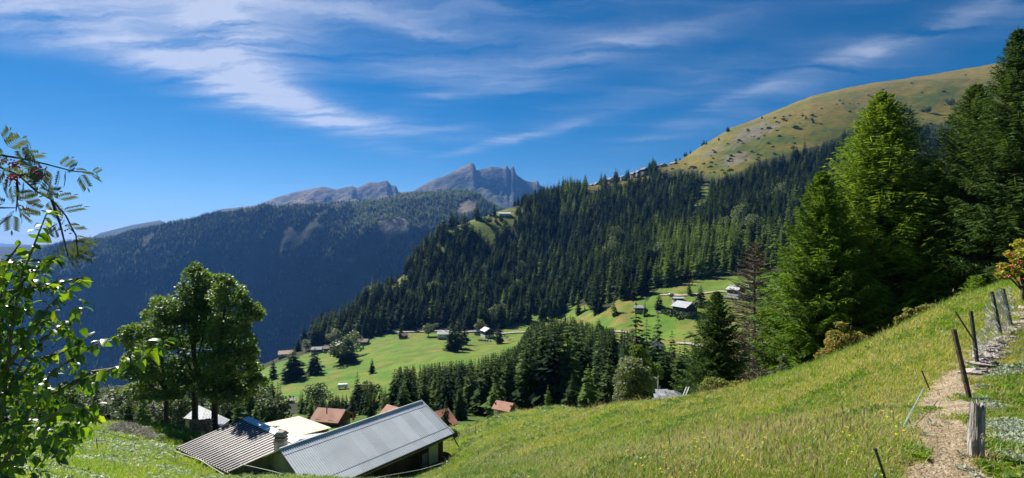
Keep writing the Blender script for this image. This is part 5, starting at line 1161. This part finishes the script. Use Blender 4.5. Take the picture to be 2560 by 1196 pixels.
for (a, b, amt) in ((2445, 2503, 1.0), (2503, 2530, 1.0)):
    _, p0_, t0_ = posts[a]; _, p1_, t1_ = posts[b]; nt_ = MB(); nx, nz = 46, 20
    def NP(i, j):
        f = i/nx; g_ = j/nz; g2 = g_*.98+.02; q = p0_.lerp(p1_, f).lerp(t0_.lerp(t1_, f), g2*(1 if a != 2445 else (.35+.65*f+.0)))
        return q+Vector((.05*math.sin(i*.9+j*.5)+.05*math.sin(f*9+g_*5), .04*math.sin(j*1.3+i), .03*math.sin(i*.7)))
    for i in range(nx):
        for j in range(nz):
            if (i+j) % 2 == 0:
                for (k_, l_) in ((i+1, j+1), (i+1, j-1)):
                    if 0 <= l_ <= nz: nt_.tube([NP(i, j), NP(k_, l_)], .002, n=3)
    nt_.build('netting', M['wire'], fence)
# coil of loose netting round the last post
_, p0_, t0_ = posts[2530]; nt_ = MB()
for k in range(60):
    a0 = r.uniform(0, 6.28); h0 = r.uniform(.35, 1.0); c = p0_.lerp(t0_, h0); rr0 = .10+.05*r.random(); nt_.tube([c+Vector((math.cos(a0+t)*rr0, math.sin(a0+t)*rr0, .04*t)) for t in np.linspace(0, 1.8, 5)], .003, n=3)
nt_.build('wire_coil', M['wire'], fence)
for (uu, vv) in ((2480,798),(2478,810)): 
    MB().tube([Vector(pt(uu, vv, posts[2503][1].y-.02)), Vector(pt(uu+14, vv+4, posts[2503][1].y-.05))], .008, n=4).build('hook', M['dark'], fence)
# weathered wooden post, split top and a knot
wp = Vector(find(2440, 1146, 3.2, 10)); hgt = (1146-1010)/F*wp.y; V = []; Fc = []; n1, n2 = 14, 22; rr_ = np.random.default_rng(3); prof = .053+.005*rr_.normal(size=n2)
topz = .03*rr_.normal(size=n2)
for i in range(n1+1):
    f = i/n1
    for j in range(n2):
        a = 2*math.pi*j/n2; k = prof[j]*(1.08-.12*f)+(.004*math.sin(f*9+j)); kn = math.exp(-((f-.50)/.09)**2)*math.exp(-((((a-4.55+math.pi) % (2*math.pi))-math.pi)/.45)**2)*.016
        crack = -.022*(j in (15, 5, 19))*(.4+f); rad = k+kn+crack; V.append((wp.x+.02*f+math.cos(a)*rad, wp.y+math.sin(a)*rad, wp.z-.12+(hgt+.12)*f+(topz[j] if i == n1 else 0)))
for i in range(n1):
    for j in range(n2): Fc.append((i*n2+j, i*n2+(j+1) % n2, (i+1)*n2+(j+1) % n2, (i+1)*n2+j))
V.append((wp.x+.02, wp.y, wp.z+hgt-.02)); c_ = len(V)-1
for j in range(n2): Fc.append((n1*n2+j, n1*n2+(j+1) % n2, c_))
mb = MB(); mb.add(V, Fc); wo = mb.build('wooden_post', M['wpost'], None, smooth=False, loc=tuple(wp)); tag(wo, 'short thick weathered wooden post with a knot beside the path', 'post')
nk = MB(); kc = Vector((wp.x-.012, wp.y-.083, wp.z+hgt*.46)); 
nk.tube([kc+Vector((math.cos(t)*.018, -.002, math.sin(t)*.026)) for t in np.linspace(0, 6.28, 10)], .006, n=4); nk.build('knot', M['barkl'], wo)
# thin stakes of the electric fence and its cord
stakes = []
for (ub, vb, ut, vt, lb) in ((2222,1225,2188,1122,'thin dark metal stake at the bottom edge in the grass'),(2325,977,2305,928,'short dark stake with blue cord beside the path'),(437,1152,438,1128,'thin dark stake on the left lawn in front of the ribbed roof'),(1197,1146,1195,1126,'thin stake above the pale sheet in the grass'),(1190,1090,1189,1064,'very thin stake on the green bank right of the barn'),(243,1122,241,1096,'hardly visible stake left of the brushwood heap'),(1386,1045,1383,1036,'tiny stake on the bank right of centre'),(2305,832,2291,818,'tilted thin dark stake below the elder bushes')):
    p = Vector(find(ub, vb, 3, 60)); t = Vector(pt(ut, vt, p.y)); m_ = 'fence_stake'
    q = MB(); q.tube([p-(t-p)*.1, p.lerp(t, .97)], .011 if p.y < 15 else .02, n=6); o = q.build(m_, M['gpost'], None, loc=tuple(p)); tag(o, lb, 'stake')
    i_ = MB(); i_.tube([p.lerp(t, .97), t], .017 if p.y < 15 else .03, n=6); i_.build('insulator', M['dark'], o); stakes.append((p, t))
def cable(name, label, pts, rad, m, sag=.0):
    mb = MB(); P = []
    for a, b in zip(pts[:-1], pts[1:]):
        for k in range(8): f = k/8; P.append(Vector(a).lerp(Vector(b), f)+Vector((0,0,-sag*4*f*(1-f))))
    P.append(Vector(pts[-1])); mb.tube(P, rad, n=5); o = mb.build(name, m, None, loc=tuple(P[0])); tag(o, label, 'cord'); return o
cable('blue_cable', 'blue cord running down the grass between the near stakes', [pt(2309,972,7.6), pt(2262,1060,6.0), pt(2210,1160,4.9), pt(2170,1215,4.3)], .006, M['cord'])
cable('fence_rope', 'pale rope sagging across the left lawn to the ribbed roof', [pt(243,1075,30), pt(330,1100,30.5), pt(437,1128,30), pt(500,1150,28.5), pt(560,1187,27)], .022, M['rope'])
cable('fence_rope', 'thin rope stretched from the farmhouse gable past the barn gable', [pt(600,1160,27), pt(680,1178,26), pt(760,1200,25)], .014, M['rope'])
cable('fence_rope', 'thin rope before the shaded barn wall on the right', [pt(930,1196,24), pt(1050,1175,27), pt(1108,1158,30)], .012, M['rope'])
cable('overhead_wire', 'faint wire strung behind the left lawn to the sycamores', [pt(200,1036,44), pt(300,1036,44), pt(410,1037,44)], .018, M['wire'])
cable('fence_wire', 'top wire on the crest by the willow', [pt(1480,1032,36), pt(1560,1030,36), pt(1620,1022,36)], .014, M['wire'])

# ------------------------------------------------------------------ grass and herbs
def clump(seed, n, h0, h1, wd, rad, lean, m, seg=3, heads=0.0, curl=.5, name='grass_clump'):
    r = np.random.default_rng(seed); V = []; Fc = []
    for i in range(n):
        a = r.uniform(0, 6.28); b = r.uniform(0, 6.28); rr0 = rad*math.sqrt(r.random()); h = r.uniform(h0, h1); ln = lean*r.uniform(.2, 1); bx, by = math.cos(b)*rr0, math.sin(b)*rr0
        w_ = wd*r.uniform(.7, 1.3); px, py = -math.sin(a), math.cos(a); base = len(V)
        for k in range(seg+1):
            f = k/seg; off = ln*h*f**(1+curl*2); z_ = h*(f-.25*ln*f*f); ww = w_*(1-f**1.5)*.5+(.0 if k < seg else 0)
            cx, cy = bx+math.cos(a)*off, by+math.sin(a)*off
            if k < seg: V += [(cx+px*ww, cy+py*ww, z_-.02), (cx-px*ww, cy-py*ww, z_-.02)]
            else: V.append((cx, cy, z_-.02))
        for k in range(seg-1): Fc.append((base+2*k, base+2*k+1, base+2*k+3, base+2*k+2))
        Fc.append((base+2*seg-2, base+2*seg-1, base+2*seg))
        if r.random() < heads:
            c = np.array(V[-1]); q = len(V); V += [tuple(c+np.array([0,0,-.005])), tuple(c+np.array([px*.008,py*.008,.03])), tuple(c+np.array([0,0,.08])), tuple(c-np.array([px*.008,py*.008,-.03]))]; Fc.append((q,q+1,q+2,q+3))
    return make_mesh(name, V, Fc, m)
def rosette(seed, n, L0, wd, m, up=.6, name='herb_rosette'):
    r = np.random.default_rng(seed); V = []; Fc = []
    for i in range(n):
        a = r.uniform(0, 6.28); l = L0*r.uniform(.6, 1.2); el = up*r.uniform(.3, 1.3); o = np.array([r.normal()*L0*.4, r.normal()*L0*.4, r.random()*L0*.4]); d = np.array([math.cos(a)*math.cos(el), math.sin(a)*math.cos(el), math.sin(el)]); s = np.array([-math.sin(a), math.cos(a), 0.])
        q = len(V); V += [tuple(o), tuple(o+d*l*.45+s*wd*l/2), tuple(o+d*l*.5-np.array([0,0,.06*l])), tuple(o+d*l*.45-s*wd*l/2), tuple(o+d*l-np.array([0,0,.15*l]))]
        Fc += [(q,q+1,q+2),(q,q+2,q+3),(q+1,q+4,q+2),(q+2,q+4,q+3)]
    return make_mesh(name, V, Fc, m)
gmesh = [clump(1, 22, .05, .12, .011, .12, .8, M['grass']), clump(2, 22, .06, .15, .010, .14, 1.4, M['grass']), clump(3, 18, .06, .15, .010, .15, 1.5, M['grassy']),
         clump(4, 20, .05, .12, .012, .12, .9, M['grassy']), clump(5, 6, .16, .34, .005, .14, 1.3, M['straw'], heads=.5), rosette(6, 12, .09, .5, M['herb']), rosette(7, 16, .075, .34, M['silver'], .8),
         clump(8, 14, .04, .12, .007, .16, 1.6, M['straw']), clump(9, 4, .10, .20, .005, .08, .3, M['herb'], heads=0), ]
# yellow flower heads on stalks
fl = MB()
rr_ = np.random.default_rng(9)
for k in range(3):
    a = Vector((rr_.normal()*.05, rr_.normal()*.05, .12+.06*rr_.random()))
    for j in range(5): t = j*1.256; fl.add([a, a+Vector((math.cos(t)*.012, math.sin(t)*.012, .004)), a+Vector((math.cos(t+.6)*.016, math.sin(t+.6)*.016, .006))], [(0,1,2)])
gmesh.append(make_mesh('yellow_flower', [tuple(p) for p in fl.v], fl.f, M['flower']))
gcol = hidden_collection('grass_kinds', gmesh)
def plant_grass(name, n, u0, u1, d0, d1, mode, label, seed):
    r = np.random.default_rng(seed); u = r.uniform(u0, u1, n); d = np.exp(r.uniform(math.log(d0), math.log(d1), n)); x = (u-CU)/F*d; z = G(x, d); v = HZ-F*z/d
    D_, Z_ = rows_at(u); keep = (d < D_[4]+ (3 if mode == 'r' else 4)) | ((u > 1120) & (u < 1520) & (d < D_[5]+3)) | ((u < 1140) & (d < 60))
    # not inside the buildings
    keep &= ~(inpoly(x, d, [(-16.6,32.2),(-11.3,27.6),(-4.2,36.6),(-9.5,41.2)])); keep &= ~(inpoly(x, d, [(-21.3,33),(-16.2,29.9),(-12.5,34),(-16,41),(-20,40)]))
    nz = fbm(x/1.6, d/1.6, 3); nz2 = fbm(x/5+9, d/5, 3); nz3 = fbm(x/.7+3, d/.7, 2)
    # distance to the path centre line
    if mode == 'r':
        dp = 1.0*np.min(np.hypot(x[:, None]-pathc[None, ::4, 0], d[:, None]-pathc[None, ::4, 1]), 1); onp = dp < .33+.28*fbm(x/.5, d/.5, 3)
    else: dp = np.full(n, 99.); onp = dp < 0
    w_ = r.random(n); k = np.zeros(n, int)
    if mode == 'r':
        side = x > np.interp(d, pathc[:, 1], pathc[:, 0])
        dry = np.clip(.85+nz2*1.3+.25*sstep(1900, 1300, u)*0, 0, 1)
        k = np.where(w_ < dry*.62, np.where(r.random(n) < .5, 2, 3), np.where(r.random(n) < .55, 1, 0)); k = np.where(r.random(n) < .055, 4, k)
        k = np.where((nz > .12) & (r.random(n) < .6), 5, k); k = np.where(r.random(n) < .004, 9, k)
        k = np.where((np.abs(dp-.6) < .25) & (nz3 > .25) & side, 6, k); k = np.where(side & (dp > .6) & (nz2 > .1) & (u > 2380) & (v > 900), 6, k)
        k = np.where(side & (dp > .9) & (nz2 <= .1), np.where(r.random(n) < .7, 0, 1), k)
        k = np.where(onp, np.where(r.random(n) < .93, 7, 6), k); keep &= ~(onp & (r.random(n) < .85)) 
    else:
        k = np.where(w_ < .52, 0, np.where(w_ < .62, 3, 1)); k = np.where((nz > .05) & (r.random(n) < .6), 5, k); k = np.where(r.random(n) < .02, 6, k)
        k = np.where((u > 1120) & (nz2 > .1) & (r.random(n) < .4), 6, k)
    x, d, z, k, u = x[keep], d[keep], z[keep], k[keep], u[keep]; m = len(x)
    s = r.uniform(.75, 1.3, m)*np.interp(d, [4, 12, 45], [.85, 1.15, 2.2]); s = s*np.clip(1+.45*fbm(x/3.1+7, d/3.1, 2), .6, 1.6)
    scatter(name, np.stack([x, d, z], -1), np.stack([r.normal(size=m)*.12, r.normal(size=m)*.12, r.uniform(0, 6.28, m)], -1), s, k, gcol, label)
plant_grass('slope_grass', 95000, 1060, 2750, 3.0, 52, 'r', 'tall yellow green grass and herbs on the near slope', 71)
plant_grass('lawn_grass', 42000, -600, 1300, 12, 60, 'l', 'short bright green grass and herbs on the left lawn and bank', 72)

# ------------------------------------------------------------------ foreground bush and rowan spray on the left
def leaf_mesh(seed, m, L_=1.0, W_=.72, fold=.22, curl=.35, name='leaf'):
    r = np.random.default_rng(seed); ys = [0, .12, .3, .5, .7, .88, 1.0]; ws = [0, .55, .95, 1.0, .78, .40, 0]; V = []; Fc = []
    for y_, w_ in zip(ys, ws):
        zc = -curl*y_*y_; ww = w_*W_/2*(1+.10*r.normal()); V += [(-ww, y_*L_, zc+fold*ww*1.2), (0, y_*L_, zc), (ww, y_*L_, zc+fold*ww*1.2)]
    for i in range(6):
        a = i*3; Fc += [(a, a+1, a+4, a+3), (a+1, a+2, a+5, a+4)]
    return make_mesh(name, V, Fc, m, True)
leafm = [leaf_mesh(i, M['bush'], 1, .62+.05*i, .2+.1*i, .2+.25*i) for i in range(4)]
bush = empty('hazel_bush', pt(-20, 1250, 3.2)); tag(bush, 'big leafy bush with glossy green leaves filling the left foreground', 'bush')
bl_ = Vector(bush.location)
stems = []      # polylines in pixels with depth
def P3(l): return [Vector(pt(*q)) for q in l]
main = [[(-30,1260,3.2),(10,1000,3.1),(30,820,3.0),(50,700,2.95),(75,640,2.9),(100,575,2.9),(118,530,2.9)], [(-30,1260,3.2),(60,1050,3.1),(130,930,3.0),(230,865,2.95),(300,840,2.9)],
        [(-40,1240,3.3),(20,1080,3.2),(120,990,3.1),(210,950,3.0),(300,915,2.9),(360,895,2.85),(390,862,2.8),(420,850,2.8)], [(-40,1230,3.1),(0,1010,3.0),(60,900,2.9),(130,830,2.9),(190,790,2.9)],
        [(-30,1260,3.0),(-20,900,3.0),(10,780,3.0),(60,700,3.0),(110,660,3.0),(150,640,3.0)], [(-20,1260,3.0),(40,1150,2.9),(110,1100,2.85),(160,1080,2.8)],
        [(-10,960,3.0),(60,860,2.9),(120,770,2.9),(160,730,2.85),(200,700,2.85)], [(150,975,3.05),(230,930,3.0),(300,920,2.95),(330,885,2.9),(345,880,2.9)], [(0,1000,3.1),(90,900,3.0),(160,880,3.0),(225,840,3.0)],
        [(-20,1200,2.9),(50,1100,2.85),(130,1040,2.8),(200,1010,2.8),(240,1050,2.8)], [(-30,700,3.0),(20,650,3.0),(50,610,3.0)], [(-40,800,3.1),(10,730,3.1),(80,720,3.0),(150,710,3.0),(215,690,2.95)]]
for m_ in main:
    P_ = P3(m_); s_ = MB(); s_.tube(P_, .011, .003, n=5); s_.build('stem', noisy('bush_stem', (.10,.09,.06), (.2,.18,.12), 20, .8) if 'bs' not in M else M['bs'], bush, True); M.setdefault('bs', bpy.data.materials['bush_stem']); stems.append(P_)
LV = []          # (position, direction, size)
for si, P_ in enumerate(stems):
    cum = sum((b-a).length for a, b in zip(P_[:-1], P_[1:])); nlf = int(cum/ (.045))
    for k in range(nlf):
        f = (k+.5)/nlf
        if f < .30 and si in (2, 1, 7): 
            if r.random() < .3: continue
        s_ = f*(len(P_)-1); i = int(s_); p = P_[i].lerp(P_[min(i+1, len(P_)-1)], s_-i); t = (P_[min(i+1, len(P_)-1)]-P_[i]).normalized()
        side = t.cross(Vector((0,0,1))).normalized()*(1 if k % 2 else -1); dv = (t*.4+side*.5+Vector((r.normal()*.4, r.normal()*.4, -.25+r.normal()*.3))).normalized(); LV.append((p, dv, r.uniform(.042, .075)))
# body of the bush
tries = 0; cnt = 0
while cnt < 3300 and tries < 22000:
    tries += 1; uu = r.uniform(-260, 250); vv = r.uniform(650, 1290)
    lim = np.interp(vv, [640,700,760,800,860,900,960,1000,1050,1100,1150,1290], [90,130,215,205,200,190,235,250,240,215,150,160])+18*float(fbm(vv/22, .3, 2))
    if uu > lim or float(fbm(uu/45, vv/45, 2)) < -.12-(.25 if uu < 60 else 0): continue
    cnt += 1; p = Vector(pt(uu, vv, r.uniform(2.75, 3.7))); dv = Vector((r.normal()*.7+.25, r.normal()*.6-.1, -.35+r.normal()*.45)).normalized(); LV.append((p, dv, r.uniform(.034, .064)))
LV.sort(key=lambda q: (not (-30 < CU+F*q[0].x/q[0].y < 460), q[0].y/q[2]))
def frame(dv, roll):
    y_ = dv; x_ = y_.cross(Vector((0,0,1)))
    if x_.length < .05: x_ = Vector((1,0,0))
    x_.normalize(); z_ = x_.cross(y_).normalized(); c, s = math.cos(roll), math.sin(roll); x2 = x_*c+z_*s; z2 = z_*c-x_*s
    from mathutils import Matrix
    return Matrix((x2, y_, z2)).transposed()
rest = MB(); tmpl = [([Vector(v_.co) for v_ in me.vertices], [tuple(p_.vertices) for p_ in me.polygons]) for me in leafm]
for i, (p, dv, s_) in enumerate(LV):
    Mx = frame(dv, r.normal()*.5)
    if i < 290:
        o = link('leaf', leafm[i % 4], bush, p-bl_); o.rotation_euler = Mx.to_euler(); o.scale = (s_, s_, s_)
    else:
        vs, fs = tmpl[i % 4]; rest.add([p+Mx @ (q*s_) for q in vs], fs)
o = rest.build('leaves', M['bush'], bush, True); tag(o, kind='stuff')
# rowan spray reaching in above
rsp = empty('rowan_branch', pt(-40, 420, 3.6)); tag(rsp, 'rowan branches with feathery leaves and red berries reaching in from the left edge', 'branch')
rl = Vector(rsp.location)
rb = [[(-175,1300,3.9),(-150,1000,3.85),(-120,700,3.8),(-95,520,3.75),(-60,400,3.7)],[(-75,450,3.72),(-70,400,3.7),(-60,385,3.7)],[(-60,385,3.7),(0,388,3.7),(60,398,3.7),(120,412,3.7),(180,428,3.7),(235,433,3.7)], [(-60,400,3.7),(0,418,3.7),(50,440,3.65),(90,478,3.6),(130,500,3.6),(165,540,3.55),(190,590,3.5),(195,640,3.5)],
      [(40,440,3.65),(45,480,3.65),(40,530,3.65)], [(130,500,3.6),(150,560,3.6),(170,640,3.6)], [(-50,500,3.7),(0,520,3.7),(40,520,3.7)]]
for i_, m_ in enumerate(rb): s_ = MB(); s_.tube(P3(m_), .035 if i_ == 0 else .010, .012 if i_ == 0 else .003, n=6); s_.build('stem' if i_ == 0 else 'twig', M['bark'], rsp, True)
def pinnate(seed, n=7):
    r = np.random.default_rng(seed); P0 = []; P1 = []; W = []
    for k in range(n):
        f = .2+.75*k/n
        for s in (-1, 1): 
            P0.append((0, f, -.15*f*f)); P1.append((s*.36*(1-.3*abs(f-.5)), f+.22, -.15*f*f-.05-.04*r.random())); W.append(.10)
    P0.append((0, .95, -.14)); P1.append((0, 1.3, -.25)); W.append(.1); P0.append((0, 0, 0)); P1.append((0, 1, -.15)); W.append(.02)
    P0 = np.array(P0); P1 = np.array(P1); ax = unit(P1-P0); V, Fc = ribbons(P0, P1, np.array(W), unit(np.cross(ax, np.array([0, 0, 1.]))), .01)
    return make_mesh('compound_leaf', V, Fc, M['rowan'])
pin = [pinnate(i) for i in range(3)]
for (uu, vv, ang, s_) in [(uu0+r.normal()*10, vv0+r.normal()*9, r.uniform(0, 360), .13) for uu0, vv0 in ((60,405),(90,420),(110,425),(150,432),(60,440),(30,425),(100,465),(150,545),(165,600),(175,610),(30,520),(50,500),(20,515),(150,600),(180,640),(160,650),(120,500),(20,380),(0,360),(10,430),(130,418),(170,560))]+[(10,372,20,.16),(20,400,-50,.15),(50,392,25,.15),(75,402,35,.14),(95,410,-60,.15),(120,415,-80,.16),(150,420,-60,.15),(165,425,20,.13),(150,420,40,.11),(190,428,10,.13),(195,432,-40,.14),(222,434,-35,.10),(232,433,30,.07),(238,434,-20,.10),
        (15,420,-120,.15),(60,445,-100,.14),(100,480,-170,.13),(110,478,20,.13),(135,500,30,.14),(95,430,-60,.15),(110,440,-30,.15),(80,420,-100,.15),(130,430,-100,.14),(30,455,-110,.15),(10,440,-140,.15),
        (40,520,-40,.15),(45,525,-150,.16),(40,500,-70,.15),(30,530,-90,.14),(55,510,-20,.14),(150,530,20,.14),(160,560,-30,.13),(170,570,10,.14),(180,590,-20,.15),(150,560,-150,.14),(190,610,-60,.14),(165,620,-90,.15),(175,640,-140,.14),(140,610,-120,.13),(185,630,-20,.13),(5,390,-160,.14),(-10,380,60,.15),(5,355,20,.14),(20,510,170,.14)]:
    p = Vector(pt(uu, vv, 3.6+r.normal()*.06)); a = R(ang+r.normal()*12); dv = Vector((math.cos(a), r.normal()*.35, math.sin(a))).normalized(); Mx = frame(dv, 1.1+r.normal()*.5)
    o = link('compound_leaf', pin[int(r.integers(0, 3))], rsp, p-rl); o.rotation_euler = Mx.to_euler(); o.scale = (s_*.98, s_*.98, s_*.98)
for (uu, vv, k_) in ((30,410,18),(20,405,10),(98,438,26),(85,428,16),(110,442,14),(30,443,22),(45,442,12),(25,455,10),(168,575,8),(60,522,10),(108,418,8),(45,412,10),(70,860,6),(170,900,5)):
    mb = MB()
    for k in range(k_):
        q = Vector(pt(uu+r.normal()*9, vv+r.normal()*4, 3.55+r.normal()*.02)); V, Fc = boulder(q, (.0055,.0055,.0055), r); mb.add(V, Fc)
    mb.build('berry_cluster', M['berry'], rsp, True)

# ------------------------------------------------------------------ haze
hz = MB(); hz.box((-42000,-2500,-950), (84000,0,0), (0,20300,0), (0,0,1950)); ho = hz.build('haze', [], None); tag(ho, kind='stuff')
mh = bpy.data.materials.new('haze'); mh.use_nodes = True; t = mh.node_tree; t.nodes.remove(t.nodes['Principled BSDF'])
pvv = t.nodes.new('ShaderNodeVolumePrincipled'); pvv.inputs['Density'].default_value = 4.6e-5; pvv.inputs['Color'].default_value = (.13, .38, 1.0, 1); pvv.inputs['Anisotropy'].default_value = .25
t.links.new(pvv.outputs[0], t.nodes['Material Output'].inputs['Volume']); ho.data.materials.append(mh)
